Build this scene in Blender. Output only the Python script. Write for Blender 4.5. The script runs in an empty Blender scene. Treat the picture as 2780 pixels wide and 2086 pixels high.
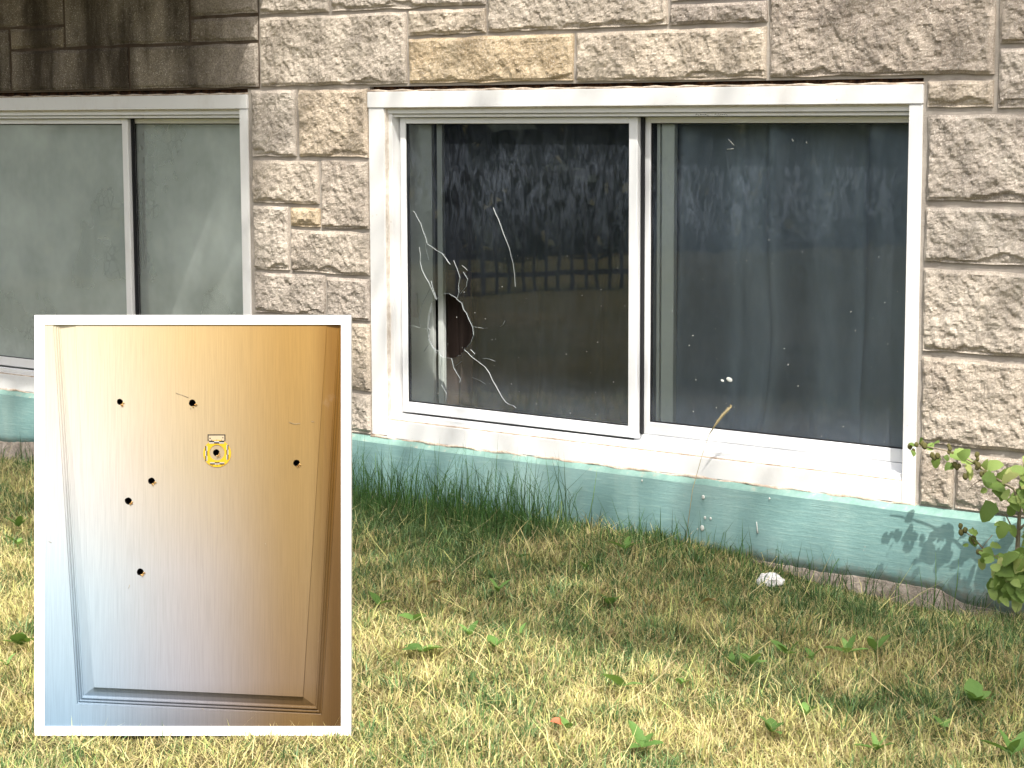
import bpy, bmesh, math, random
import numpy as np
from mathutils import Matrix, Vector

random.seed(7)
RNG = np.random.default_rng(11)
C = bpy.context.scene.collection
SC = bpy.context.scene

# ------------------------------------------------------------------ camera, sky, sun, exposure
CAM = np.array([5.18009, -5.42682, 1.33233])
R = np.array([[0.76725344, -0.07680868, 0.63672803],
              [0.64133478, 0.09721811, -0.76107709],
              [-0.00344417, 0.99229485, 0.123851]])
cd = bpy.data.cameras.new('camera')
cam = bpy.data.objects.new('camera', cd); C.objects.link(cam)
m = Matrix(R.tolist()).to_4x4(); m.translation = Vector(CAM)
cam.matrix_world = m
cd.sensor_fit = 'HORIZONTAL'; cd.sensor_width = 36; cd.lens = 75.2
cd.clip_start = 0.05; cd.clip_end = 1000
SC.camera = cam
SUN = np.array([0.44, -0.42, 0.795]); SUN /= np.linalg.norm(SUN)
w = bpy.data.worlds.new('World'); SC.world = w; w.use_nodes = True
nt = w.node_tree
sky = nt.nodes.new('ShaderNodeTexSky'); sky.sky_type = 'NISHITA'; sky.sun_disc = False
sky.sun_elevation = math.asin(SUN[2]); sky.sun_rotation = math.atan2(SUN[0], SUN[1])
sky.dust_density = 5.0; sky.air_density = 1.0; sky.ozone_density = 0.3
bg = nt.nodes['Background']; hs = nt.nodes.new('ShaderNodeHueSaturation'); hs.inputs['Saturation'].default_value = 0.55
nt.links.new(sky.outputs[0], hs.inputs['Color']); nt.links.new(hs.outputs[0], bg.inputs[0]); bg.inputs[1].default_value = 0.15
sl = bpy.data.lights.new('sun', 'SUN'); sl.energy = 4.3; sl.angle = math.radians(0.53); sl.color = (1.0, 0.95, 0.87)
so = bpy.data.objects.new('sun', sl); C.objects.link(so)
so.rotation_euler = Vector(SUN).to_track_quat('Z', 'Y').to_euler(); so.location = (4, 2, 12)
SC.view_settings.view_transform = 'Standard'; SC.view_settings.look = 'None'
SC.view_settings.exposure = 0.75; SC.view_settings.gamma = 1.0
SC.view_settings.use_curve_mapping = False
SC.render.engine = 'CYCLES'
SC.cycles.max_bounces = 8; SC.cycles.diffuse_bounces = 4; SC.cycles.glossy_bounces = 4
SC.cycles.transparent_max_bounces = 16; SC.cycles.caustics_reflective = False; SC.cycles.caustics_refractive = False

# ------------------------------------------------------------------ helpers
def wallpt(px, py, y=0.0):
    r = R @ np.array([(px - 1390.) / 5807., -(py - 1043.) / 5807., -1.0])
    return CAM + (y - CAM[1]) / r[1] * r
def groundpt(px, py, z=0.0):
    r = R @ np.array([(px - 1390.) / 5807., -(py - 1043.) / 5807., -1.0])
    return CAM + (z - CAM[2]) / r[2] * r
def project(P):
    q = (P - CAM) @ R
    return 1390 + 5807 * q[:, 0] / -q[:, 2], 1043 - 5807 * q[:, 1] / -q[:, 2]

_perm = np.random.default_rng(3).permutation(512)
_perm = np.concatenate([_perm, _perm, _perm])
_grad = np.random.default_rng(4).normal(size=(512, 3)); _grad /= np.linalg.norm(_grad, axis=1)[:, None]
def noise(x, y, z=0.0, s=1.0, seed=0):
    """vectorised gradient noise, about -0.7..0.7"""
    x = np.asarray(x, float) * s + seed * 17.31; y = np.asarray(y, float) * s + seed * 5.77
    z = np.broadcast_to(np.asarray(z, float) * s + seed * 3.1, x.shape)
    xi, yi, zi = np.floor(x).astype(int), np.floor(y).astype(int), np.floor(z).astype(int)
    xf, yf, zf = x - xi, y - yi, z - zi
    u, v, t = [a * a * a * (a * (a * 6 - 15) + 10) for a in (xf, yf, zf)]
    def g(i, j, k):
        h = _perm[_perm[_perm[(xi + i) & 511] + ((yi + j) & 511)] + ((zi + k) & 511)]
        G = _grad[h]
        return G[..., 0] * (xf - i) + G[..., 1] * (yf - j) + G[..., 2] * (zf - k)
    l = lambda a, b, f: a + (b - a) * f
    return l(l(l(g(0,0,0), g(1,0,0), u), l(g(0,1,0), g(1,1,0), u), v),
             l(l(g(0,0,1), g(1,0,1), u), l(g(0,1,1), g(1,1,1), u), v), t)
def sstep(x, a, b):
    t = np.clip((x - a) / (b - a), 0, 1); return t * t * (3 - 2 * t)

def link(name, me, mat=None, parent=None):
    o = bpy.data.objects.new(name, me)
    if mat is not None and me is not None:
        for mm in (mat if isinstance(mat, (list, tuple)) else [mat]): me.materials.append(mm)
    C.objects.link(o)
    if parent is not None: o.parent = parent
    return o
def tag(o, label=None, cat=None, group=None, kind=None):
    if label: o['label'] = label
    if cat: o['category'] = cat
    if group: o['group'] = group
    if kind: o['kind'] = kind
    return o
def empty(name, loc=(0, 0, 0), parent=None):
    o = bpy.data.objects.new(name, None); C.objects.link(o); o.location = loc; o.empty_display_size = 0.05
    if parent is not None: o.parent = parent
    return o
def pydata(name, v, f, mat, parent=None, smooth=False):
    me = bpy.data.meshes.new(name); me.from_pydata([tuple(map(float, p)) for p in v], [], f); me.update()
    if smooth:
        me.polygons.foreach_set('use_smooth', [True] * len(me.polygons))
    return link(name, me, mat, parent)
def bm_obj(name, bm, mat, parent=None, smooth=False):
    me = bpy.data.meshes.new(name); bm.normal_update(); bm.to_mesh(me); bm.free()
    if smooth: me.polygons.foreach_set('use_smooth', [True] * len(me.polygons))
    return link(name, me, mat, parent)
def add_box(bm, x0, x1, y0, y1, z0, z1, mi=0):
    vs = [bm.verts.new(p) for p in ((x0,y0,z0),(x1,y0,z0),(x1,y1,z0),(x0,y1,z0),(x0,y0,z1),(x1,y0,z1),(x1,y1,z1),(x0,y1,z1))]
    for q in ((0,3,2,1),(4,5,6,7),(0,1,5,4),(1,2,6,5),(2,3,7,6),(3,0,4,7)):
        f = bm.faces.new([vs[i] for i in q]); f.material_index = mi
def box(name, x0, x1, y0, y1, z0, z1, mat, parent=None, bev=0.0):
    bm = bmesh.new(); add_box(bm, x0, x1, y0, y1, z0, z1)
    if bev > 0:
        bmesh.ops.bevel(bm, geom=list(bm.edges), offset=bev, segments=2, affect='EDGES', profile=0.6)
    return bm_obj(name, bm, mat, parent)
def tube(bm, pts, rads, n=6, mi=0):
    rings = []
    pts = [Vector(p) for p in pts]
    for i, p in enumerate(pts):
        d = (pts[min(i+1, len(pts)-1)] - pts[max(i-1, 0)]).normalized()
        a = d.orthogonal().normalized(); b = d.cross(a)
        rings.append([bm.verts.new(p + rads[i] * (math.cos(2*math.pi*k/n) * a + math.sin(2*math.pi*k/n) * b)) for k in range(n)])
    for r0, r1 in zip(rings, rings[1:]):
        best = min(range(n), key=lambda s: sum((r0[k].co - r1[(k+s) % n].co).length for k in range(n)))
        for k in range(n):
            f = bm.faces.new((r0[k], r0[(k+1) % n], r1[(k+1+best) % n], r1[(k+best) % n])); f.material_index = mi; f.smooth = True
    for r in (rings[0][::-1], rings[-1]):
        f = bm.faces.new(r); f.material_index = mi

# ------------------------------------------------------------------ materials
def lin(r, g, b):
    f = lambda c: (c / 255 / 12.92) if c / 255 <= 0.04045 else ((c / 255 + 0.055) / 1.055) ** 2.4
    return (f(r), f(g), f(b), 1)
class Mat:
    def __init__(s, name, base=(.5,.5,.5), rough=.8, spec=.3):
        s.m = bpy.data.materials.new(name); s.m.use_nodes = True; s.t = s.m.node_tree
        s.b = s.t.nodes['Principled BSDF']; s.out = s.t.nodes['Material Output']
        s.b.inputs['Base Color'].default_value = (*base[:3], 1); s.b.inputs['Roughness'].default_value = rough
        s.b.inputs['Specular IOR Level'].default_value = spec
        s._co = None
    def n(s, t, **k):
        nd = s.t.nodes.new(t)
        for a, v in k.items(): setattr(nd, a, v)
        return nd
    def l(s, a, b): s.t.links.new(a, b)
    def co(s, scale=(1, 1, 1), loc=(0, 0, 0), space='Object'):
        tc = s.n('ShaderNodeTexCoord'); mp = s.n('ShaderNodeMapping')
        s.l(tc.outputs[space], mp.inputs[0]); mp.inputs['Scale'].default_value = scale; mp.inputs['Location'].default_value = loc
        return mp.outputs[0]
    def noise(s, scale, detail=4, rough=.6, vec=None, dist=0.0, stretch=(1, 1, 1), loc=(0, 0, 0)):
        nd = s.n('ShaderNodeTexNoise'); nd.inputs['Scale'].default_value = scale; nd.inputs['Detail'].default_value = detail
        nd.inputs['Roughness'].default_value = rough; nd.inputs['Distortion'].default_value = dist
        s.l(vec if vec is not None else s.co(stretch, loc), nd.inputs['Vector']); return nd.outputs[0]
    def ramp(s, fac, stops, interp='LINEAR'):
        nd = s.n('ShaderNodeValToRGB'); cr = nd.color_ramp; cr.interpolation = interp
        while len(cr.elements) < len(stops): cr.elements.new(0.5)
        for e, (p, c) in zip(cr.elements, stops): e.position = p; e.color = c if len(c) == 4 else (*c, 1)
        s.l(fac, nd.inputs[0]); return nd.outputs[0]
    def mix(s, fac, a, b, mode='MIX'):
        nd = s.n('ShaderNodeMix', data_type='RGBA', blend_type=mode)
        for src, inp in ((fac, nd.inputs[0]), (a, nd.inputs[6]), (b, nd.inputs[7])):
            if isinstance(src, (int, float)): inp.default_value = src
            elif isinstance(src, (tuple, list)): inp.default_value = src if len(src) == 4 else (*src, 1)
            else: s.l(src, inp)
        return nd.outputs[2]
    def math(s, op, a, b=0.0):
        nd = s.n('ShaderNodeMath', operation=op)
        for src, inp in ((a, nd.inputs[0]), (b, nd.inputs[1])):
            if isinstance(src, (int, float)): inp.default_value = src
            else: s.l(src, inp)
        return nd.outputs[0]
    def col(s, c): s.l(c, s.b.inputs['Base Color']); return s
    def bump(s, h, strength=.5, dist=.01):
        nd = s.n('ShaderNodeBump'); nd.inputs['Strength'].default_value = strength; nd.inputs['Distance'].default_value = dist
        s.l(h, nd.inputs['Height'])
        prev = s.b.inputs['Normal']
        if prev.is_linked: s.l(prev.links[0].from_socket, nd.inputs['Normal'])
        s.l(nd.outputs[0], s.b.inputs['Normal']); return s

def stone_mat(name, dark, mid, light, streak=0.0):
    M = Mat(name, rough=.9, spec=.2)
    oi = M.n('ShaderNodeObjectInfo')
    big = M.noise(7, 3, .6)
    spk = M.noise(150, 4, .75)
    c = M.ramp(M.math('ADD', M.math('MULTIPLY', big, .5), M.math('MULTIPLY', spk, .55)),
               [(.36, dark), (.52, mid), (.68, light)])
    var = M.ramp(oi.outputs['Random'], [(0, (.82, .80, .80)), (.5, (1, 1, 1)), (1, (1.1, 1.05, .96))])
    c = M.mix(1.0, c, var, 'MULTIPLY')
    lich = M.ramp(M.noise(16, 6, .7, loc=(3, 1, 2)), [(.54, (0, 0, 0)), (.66, (1, 1, 1))])
    c = M.mix(M.math('MULTIPLY', lich, .28), c, (.17, .15, .135, 1))
    crystals = M.ramp(M.noise(240, 2, .5, loc=(1, 9, 2)), [(.60, (0, 0, 0)), (.68, (1, 1, 1))])
    c = M.mix(M.math('MULTIPLY', crystals, .6), c, (.84, .77, .68, 1))  # pale mineral crystals speckled through the stone
    if streak:
        st = M.noise(1, 5, .65, stretch=(5.5, 5.5, 1.1), loc=(.4, 0, 0))
        k = M.ramp(st, [(.38, (1, 1, 1)), (.60, (0, 0, 0))])
        c = M.mix(M.math('MULTIPLY', k, streak), c, (.030, .022, .014, 1))
        sx = M.n('ShaderNodeSeparateXYZ'); M.l(M.co(), sx.inputs[0])
        ed = M.n('ShaderNodeMapRange'); ed.interpolation_type = 'SMOOTHSTEP'
        M.l(M.math('ADD', sx.outputs[0], M.math('MULTIPLY', M.noise(4, 4, .6), .45)), ed.inputs[0]); ed.inputs[1].default_value = -.72; ed.inputs[2].default_value = -.30
        c = M.mix(M.math('MULTIPLY', ed.outputs[0], .9), c, M.ramp(spk, [(.36, (.22, .19, .16)), (.52, (.40, .35, .30)), (.68, (.55, .49, .42))]))
        drip = M.ramp(M.noise(1, 3, .6, stretch=(60, 60, 5)), [(.68, (0, 0, 0)), (.76, (1, 1, 1))])
        c = M.mix(M.math('MULTIPLY', drip, .35), c, (.30, .25, .2, 1))
    M.col(c)
    M.bump(M.noise(170, 5, .75), 0.8 if not streak else .5, .008)
    return M.m
m_stone = stone_mat('grey_rock_face', (.28, .245, .21), (.45, .395, .338), (.60, .54, .465))
m_stone_tan = stone_mat('warm_rock_face', (.26, .22, .185), (.45, .39, .325), (.61, .535, .45))
m_orange = stone_mat('ochre_rock_face', (.29, .215, .13), (.50, .395, .265), (.68, .57, .42))
m_dark = stone_mat('stained_block', (.10, .085, .065), (.21, .18, .14), (.32, .28, .23), streak=.85)
M = Mat('mortar', rough=.95, spec=.1)
M.col(M.ramp(M.noise(9, 6, .7), [(.3, (.26, .23, .20)), (.7, (.43, .39, .345))])).bump(M.noise(200, 4), .5, .004); m_mortar = M.m
M = Mat('mortar_dark', rough=.95, spec=.1)
M.col(M.ramp(M.noise(9, 6, .7), [(.3, (.05, .035, .025)), (.7, (.13, .10, .075))])).bump(M.noise(200, 4), .5, .004); m_mortar_dark = M.m
M = Mat('white_paint', rough=.45, spec=.4)
dirt = M.ramp(M.noise(5, 8, .75, stretch=(1, 1, .6)), [(.5, (0, 0, 0)), (.75, (1, 1, 1))])
c = M.mix(M.math('MULTIPLY', dirt, .34), (.75, .75, .745, 1), (.46, .41, .35, 1))
chip = M.ramp(M.noise(55, 3, .6, loc=(4, 2, 8)), [(.72, (0, 0, 0)), (.75, (1, 1, 1))])
c = M.mix(M.math('MULTIPLY', chip, .5), c, (.42, .35, .28, 1)); M.col(c)
M.bump(M.noise(60, 4, .6, stretch=(.3, 1, 1)), .12, .003); m_white = M.m
M = Mat('white_aluminium', rough=.35, spec=.5)
dirt = M.ramp(M.noise(4, 8, .75), [(.5, (0, 0, 0)), (.8, (1, 1, 1))])
M.col(M.mix(M.math('MULTIPLY', dirt, .25), (.74, .75, .76, 1), (.45, .43, .40, 1))); m_alu = M.m
M = Mat('grey_vinyl', rough=.5, spec=.4)
M.col(M.ramp(M.noise(6, 5, .7), [(.3, (.70, .74, .71)), (.7, (.80, .83, .80))])); m_vinyl = M.m
M = Mat('old_caulk', rough=.9)
M.col(M.ramp(M.noise(30, 5, .7), [(.35, (.36, .27, .20)), (.65, (.66, .58, .49))])).bump(M.noise(60, 5), .8, .006); m_caulk = M.m
M = Mat('pale_caulk', rough=.9)
M.col(M.ramp(M.noise(30, 5, .7), [(.35, (.50, .43, .36)), (.65, (.74, .69, .62))])); m_caulk2 = M.m
M = Mat('rusty_steel', rough=.95)
M.col(M.ramp(M.noise(40, 5, .7), [(.4, (.018, .010, .007)), (.62, (.10, .045, .02)), (.75, (.36, .24, .15))])); m_rust = M.m
M = Mat('black_rubber', (.012, .012, .014), .6); m_black = M.m
M = Mat('teal_paint', rough=.7, spec=.25)
c = M.ramp(M.noise(2.2, 6, .65), [(.3, (.145, .27, .26)), (.5, (.20, .345, .335)), (.72, (.28, .42, .405))])
br = M.noise(1, 4, .7, stretch=(12, 40, 150))
c = M.mix(M.ramp(br, [(.5, (0, 0, 0)), (.75, (.35, .35, .35))]), c, (.40, .56, .49, 1))
pl = M.ramp(M.noise(26, 5, .7, loc=(7, 3, 1)), [(.70, (0, 0, 0)), (.73, (1, 1, 1))])
c = M.mix(M.math('MULTIPLY', pl, .6), c, (.50, .50, .44, 1))
spl = M.n('ShaderNodeSeparateXYZ'); M.l(M.co(), spl.inputs[0])
low = M.n('ShaderNodeMapRange'); M.l(spl.outputs[2], low.inputs[0]); low.inputs[1].default_value = .09; low.inputs[2].default_value = -.02
splash = M.ramp(M.math('MULTIPLY', low.outputs[0], M.noise(30, 6, .75, loc=(3, 3, 3))), [(.30, (0, 0, 0)), (.62, (1, 1, 1))])
c = M.mix(M.math('MULTIPLY', splash, .75), c, (.27, .22, .165, 1))
wash = M.ramp(M.noise(1, 4, .6, stretch=(7, 7, .8), loc=(5, 0, 0)), [(.52, (0, 0, 0)), (.70, (1, 1, 1))])
c = M.mix(M.math('MULTIPLY', wash, .30), c, (.42, .55, .49, 1))
M.col(c).bump(br, .35, .004).bump(M.noise(90, 4), .2, .004); m_teal = M.m
M = Mat('teal_lip', rough=.7, spec=.25)
M.col(M.ramp(M.noise(24, 6, .7), [(.35, (.16, .285, .25)), (.58, (.22, .35, .31)), (.72, (.40, .37, .30))])).bump(M.noise(60, 4), .4, .004); m_lip = M.m
M = Mat('bare_concrete', rough=.95)
M.col(M.ramp(M.noise(22, 7, .75), [(.35, (.20, .165, .135)), (.65, (.45, .39, .33))])).bump(M.noise(60, 6), 1.0, .01); m_conc = M.m
M = Mat('plain_render', (.38, .34, .30), .9); m_plain = M.m
M = Mat('room_paint', (.20, .19, .18), .9); m_room = M.m

def fabric(name, dark, light, translucent=.25, pattern=False):
    M = Mat(name, rough=.95, spec=.05)
    c = M.ramp(M.noise(5, 5, .6, stretch=(1, 1, .35)), [(.3, dark), (.7, light)])
    if pattern:
        vo = M.n('ShaderNodeTexVoronoi', feature='DISTANCE_TO_EDGE'); vo.inputs['Scale'].default_value = 25
        M.l(M.co((1, .0, 1)), vo.inputs['Vector'])
        k = M.ramp(vo.outputs[0], [(.02, (1, 1, 1)), (.10, (0, 0, 0))])
        blot = M.ramp(M.noise(5, 3, .5, loc=(2, 0, 0)), [(.47, (0, 0, 0)), (.6, (1, 1, 1))])
        c = M.mix(M.math('MULTIPLY', M.math('MULTIPLY', k, blot), .5), c, (.22, .26, .24, 1))
    M.col(c)
    tr = M.n('ShaderNodeBsdfTranslucent'); M.l(c, tr.inputs[0])
    ms = M.n('ShaderNodeMixShader'); ms.inputs[0].default_value = translucent
    M.l(M.b.outputs[0], ms.inputs[1]); M.l(tr.outputs[0], ms.inputs[2]); M.l(ms.outputs[0], M.out.inputs[0])
    M.bump(M.noise(300, 2), .3, .002)
    return M.m
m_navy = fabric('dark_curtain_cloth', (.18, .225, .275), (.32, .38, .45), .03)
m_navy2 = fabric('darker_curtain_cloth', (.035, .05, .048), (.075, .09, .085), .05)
m_lace = fabric('lace_curtain_cloth', (.70, .77, .73), (.82, .86, .82), .2, True)

def glass_mat(name, dust, dust_col, streaks, ior=1.65):
    M = Mat(name)
    fr = M.n('ShaderNodeFresnel'); fr.inputs[0].default_value = ior
    tr = M.n('ShaderNodeBsdfTransparent'); tr.inputs[0].default_value = (.93, .96, .945, 1)
    gl = M.n('ShaderNodeBsdfGlossy'); gl.inputs['Roughness'].default_value = .012
    nb = M.n('ShaderNodeBump'); nb.inputs['Strength'].default_value = .02; nb.inputs['Distance'].default_value = .02
    M.l(M.noise(3, 2, .5), nb.inputs['Height']); M.l(nb.outputs[0], gl.inputs['Normal'])
    s1 = M.n('ShaderNodeMixShader'); M.l(fr.outputs[0], s1.inputs[0]); M.l(tr.outputs[0], s1.inputs[1]); M.l(gl.outputs[0], s1.inputs[2])
    df = M.n('ShaderNodeBsdfDiffuse'); df.inputs[0].default_value = (*dust_col, 1)
    film = M.noise(2.2, 4, .6, loc=(1, 0, 3))
    st = M.ramp(M.noise(1, 5, .75, stretch=(40, 40, 14), dist=.9), [(.42, (0, 0, 0)), (.8, (1, 1, 1))])
    sx = M.n('ShaderNodeSeparateXYZ'); M.l(M.co(), sx.inputs[0])
    def zr(a_, b_, lo, hi):
        nd = M.n('ShaderNodeMapRange'); M.l(sx.outputs[2], nd.inputs[0]); nd.interpolation_type = 'SMOOTHSTEP'
        for i_, v_ in enumerate((a_, b_, lo, hi)): nd.inputs[i_ + 1].default_value = v_
        return nd.outputs[0]
    band = M.math('MULTIPLY', zr(.85, 1.12, .15, 1), zr(1.15, 1.31, 1, .25))      # streaks strongest in the upper part of the pane
    foot = M.math('MULTIPLY', zr(.36, .50, .16, 0), M.noise(40, 4, .7))             # dust gathered along the bottom edge
    sp = M.ramp(M.noise(130, 3, .6), [(.74, (0, 0, 0)), (.79, (1, 1, 1))])
    amt = M.math('ADD', M.math('MULTIPLY', film, dust), M.math('MULTIPLY', M.math('MULTIPLY', st, band), streaks))
    amt = M.math('ADD', amt, M.math('ADD', M.math('MULTIPLY', sp, .05), foot))
    s2 = M.n('ShaderNodeMixShader'); M.l(amt, s2.inputs[0]); M.l(s1.outputs[0], s2.inputs[1]); M.l(df.outputs[0], s2.inputs[2])
    M.l(s2.outputs[0], M.out.inputs[0]); return M.m
m_glass = glass_mat('dusty_glass', .034, (.42, .49, .61), .15, 1.9)
m_glass_r = glass_mat('dusty_glass_rear', .034, (.42, .49, .61), .15, 1.55)
m_glass_l = glass_mat('hazy_glass', .74, (.66, .73, .69), .03)
M = Mat('glass_body'); tr = M.n('ShaderNodeBsdfTransparent'); tr.inputs[0].default_value = (.97, .985, .98, 1); M.l(tr.outputs[0], M.out.inputs[0]); m_clear = M.m
M = Mat('glass_edge', (.50, .55, .55), .25, .6); m_crack = M.m
M = Mat('crack_dark', (.12, .14, .14), .3, .5); m_crack2 = M.m
M = Mat('speck', (.60, .62, .58), .6); m_speck = M.m

def leafy(name, stops, trans=.35, rough=.6):
    M = Mat(name, rough=rough, spec=.25)
    oi = M.n('ShaderNodeObjectInfo')
    c = M.ramp(oi.outputs['Random'], stops)
    v = M.ramp(M.noise(60, 4, .7), [(.35, (.75, .75, .75)), (.7, (1.2, 1.2, 1.2))])
    c = M.mix(1.0, c, v, 'MULTIPLY'); M.col(c)
    tr = M.n('ShaderNodeBsdfTranslucent'); M.l(M.mix(.5, c, (.25, .40, .05, 1)), tr.inputs[0])
    ms = M.n('ShaderNodeMixShader'); ms.inputs[0].default_value = trans
    M.l(M.b.outputs[0], ms.inputs[1]); M.l(tr.outputs[0], ms.inputs[2]); M.l(ms.outputs[0], M.out.inputs[0])
    return M.m
m_weed = leafy('weed_leaf', [(0, (.09, .18, .045)), (.5, (.15, .28, .07)), (1, (.24, .40, .12))])
m_shrub = leafy('shrub_leaf', [(0, (.15, .23, .06)), (.5, (.23, .34, .09)), (.85, (.32, .42, .13)), (1, (.44, .45, .17))])
m_brownleaf = leafy('dry_leaf', [(0, (.42, .27, .13)), (1, (.50, .36, .2))], .2)
m_redleaf = leafy('red_leaf', [(0, (.62, .17, .09)), (1, (.62, .17, .09))], .2)
M = Mat('bud', rough=.8); M.col(M.ramp(M.noise(150, 3), [(.35, (.05, .045, .015)), (.65, (.16, .15, .05))])); m_bud = M.m
M = Mat('twig', rough=.85); M.col(M.ramp(M.noise(50, 4, .7, stretch=(1, 1, .2)), [(.35, (.13, .10, .065)), (.65, (.32, .27, .19))])); m_twig = M.m
M = Mat('straw', (.46, .38, .21), .8); m_straw = M.m
M = Mat('tissue', rough=.9); M.col(M.ramp(M.noise(30, 3), [(.3, (.66, .64, .62)), (.7, (.82, .80, .79))])); m_tissue = M.m
def grass_mat():
    M = Mat('grass_blade', rough=.75, spec=.15)
    at = M.n('ShaderNodeAttribute'); at.attribute_name = 'blade'
    M.l(at.outputs['Color'], M.b.inputs['Base Color'])
    tr = M.n('ShaderNodeBsdfTranslucent'); M.l(at.outputs['Color'], tr.inputs[0])
    ms = M.n('ShaderNodeMixShader'); ms.inputs[0].default_value = .3
    M.l(M.b.outputs[0], ms.inputs[1]); M.l(tr.outputs[0], ms.inputs[2]); M.l(ms.outputs[0], M.out.inputs[0]); return M.m
m_grass = grass_mat()
M = Mat('soil', rough=1, spec=.05)
far = M.ramp(M.noise(.6, 6, .65), [(.35, (.10, .13, .04)), (.65, (.26, .22, .09))])
fine = M.ramp(M.noise(45, 6, .75), [(.35, (.05, .038, .022)), (.6, (.15, .115, .065)), (.75, (.28, .22, .13))])
M.col(M.mix(.55, far, fine)).bump(M.noise(60, 6, .75), 1.0, .02); m_soil = M.m

# ------------------------------------------------------------------ ground
GX = [-3, -2.1, -1.2, -.1, 1.14, 1.56, 1.87, 2.33, 2.6, 4]; GZ = [-.09, -.09, -.04, -.005, .018, -.01, -.055, -.09, -.07, -.055]
def gz(x, y):
    x = np.asarray(x, float); y = np.asarray(y, float)
    near = np.interp(x, GX, GZ); wt = np.exp(np.minimum(y, 0) / .45)
    amp = np.exp(-(np.maximum(np.abs(x - 1) - 4, 0) + np.maximum(-y - 5, 0)) / 2)
    return near * wt + amp * (.020 * noise(x, y, 0, 2.2, 1) + .010 * noise(x, y, 0, 7, 2)) - .004
xs = np.unique(np.concatenate([np.arange(-4, 6.01, .06), [-400, -150, -60, -30, -18, -12, -9, -7, -5.5, -4.6, 6.6, 7.5, 9, 12, 18, 30, 60, 150, 400]]))
ys = np.unique(np.concatenate([np.arange(-5, .10, .06), [-400, -150, -60, -35, -24, -18, -14, -11, -9, -7.5, -6.4, -5.6, 8, 20, 60, 150, 400]]))
X, Y = np.meshgrid(xs, ys); Z = gz(X, Y)
Z[Y > .5] = -.06
V = np.stack([X, Y, Z], -1).reshape(-1, 3); nx = len(xs)
I = np.arange(len(ys) - 1)[:, None] * nx + np.arange(nx - 1)[None]
F = np.stack([I, I + 1, I + 1 + nx, I + nx], -1).reshape(-1, 4)
g = pydata('ground', V, F.tolist(), m_soil, smooth=True); tag(g, 'dry lawn soil and thatch in front of the building', kind='structure')

# ------------------------------------------------------------------ building
bld = empty('apartment_building', (0.8, 0, 0))
tag(bld, 'rock-faced stone building with two low sliding windows over a teal foundation', 'building')
BL = (0.8, 0, 0)
def toB(o):   # keep world position under the building empty
    o.parent = bld; o.matrix_parent_inverse = Matrix.Translation((-BL[0], 0, 0)); return o
W1 = (0.0, 2.16, .213, 1.438); W2 = (-2.60, -.612, .213, 1.438)
TOPZ = 5.35
bm = bmesh.new()
for x0, x1, z0, z1 in ((-9, W2[0], -.3, 1.438), (W2[1], W1[0], -.3, 1.438), (W1[1], 9.5, -.3, 1.438), (-9, 9.5, 1.438, TOPZ),
                       (W2[0], W2[1], -.3, .213), (W1[0], W1[1], -.3, .213)):
    add_box(bm, x0, x1, 0.0, .24, z0, z1)
toB(bm_obj('mortar_bed', bm, m_mortar))
bm = bmesh.new()
add_box(bm, -9, -8.7, .24, 8, -.3, TOPZ); add_box(bm, 9.2, 9.5, .24, 8, -.3, TOPZ); add_box(bm, -9, 9.5, 8, 8.3, -.3, TOPZ)
add_box(bm, -9, 9.5, .0, 8.3, TOPZ, TOPZ + .2)
toB(bm_obj('outer_shell', bm, m_plain))
bm = bmesh.new()
add_box(bm, -8.7, 9.2, .24, 8, 1.9, 2.1); add_box(bm, -8.7, 9.2, 3.5, 3.6, -.02, 1.9); add_box(bm, -8.7, 9.2, .24, 8, -.05, -.01); add_box(bm, -.36, -.28, .24, 3.5, -.01, 1.9)
toB(bm_obj('inner_room', bm, m_room))
# unseen slab added above the frame to shade the stained corner
toB(box('added_shade_slab', -4.2, -.30, -1.0, .0, 2.12, 2.26, m_conc, bev=.01))

dark = [(-1.991,-1.270,1.444,1.602),(-1.258,-.548,1.444,1.602),(-.905,-.548,1.612,1.697),(-1.642,-.916,1.612,1.866),(-.905,-.548,1.707,1.89),
        (-1.991,-1.653,1.612,1.690),(-2.276,-1.653,1.700,1.894),(-2.66,-2.004,1.444,1.690),(-3.1,-2.29,1.70,1.9),(-3.3,-2.672,1.444,1.690)]
light = [(-.535,.180,1.446,1.690),(-.535,-.186,1.701,1.90),(-.174,.536,1.690+.01,1.89),(.193,.536,1.608,1.690),(.193,.905,1.446,1.598),(.548,1.272,1.610,1.86),
         (.917,1.636,1.443,1.598),(1.284,1.636,1.610,1.674),(1.284,1.636,1.684,1.86),(1.648,2.380,1.446,1.86),(2.176,2.380,1.355,1.430),
         (2.394,2.75,1.527,1.80),(2.394,2.75,1.352,1.515),
         (2.180,2.85,1.094,1.335),(2.178,2.85,.920,1.076),(2.176,2.85,.666,.902),(2.178,2.85,.400,.649),(2.179,2.281,.220,.382),(2.293,2.85,.220,.382),
         (-.588,-.359,1.194,1.432),(-.344,-.004,1.194,1.432),(-.588,-.250,1.026,1.180),(-.236,-.004,.944,1.181),(-.588,-.405,.783,1.014),(-.392,-.004,.781,.934),
         (-.588,-.227,.622,.773),(-.214,-.004,.622,.769),(-.214,-.004,.374,.611),(-.588,-.227,.374,.611),(-.440,-.004,.220,.362),(-.588,-.452,.220,.362)]
light += [(2.862,3.4,z0,z1) for z0, z1 in ((.220,.382),(.400,.649),(.666,.902),(.920,1.076),(1.094,1.335),(1.352,1.515))] + [(2.762,3.4,1.527,1.80)]
ochre = [(.193,.905,1.446,1.598)]
smallorange = [(-.392,-.246,.945,1.012)]
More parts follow.
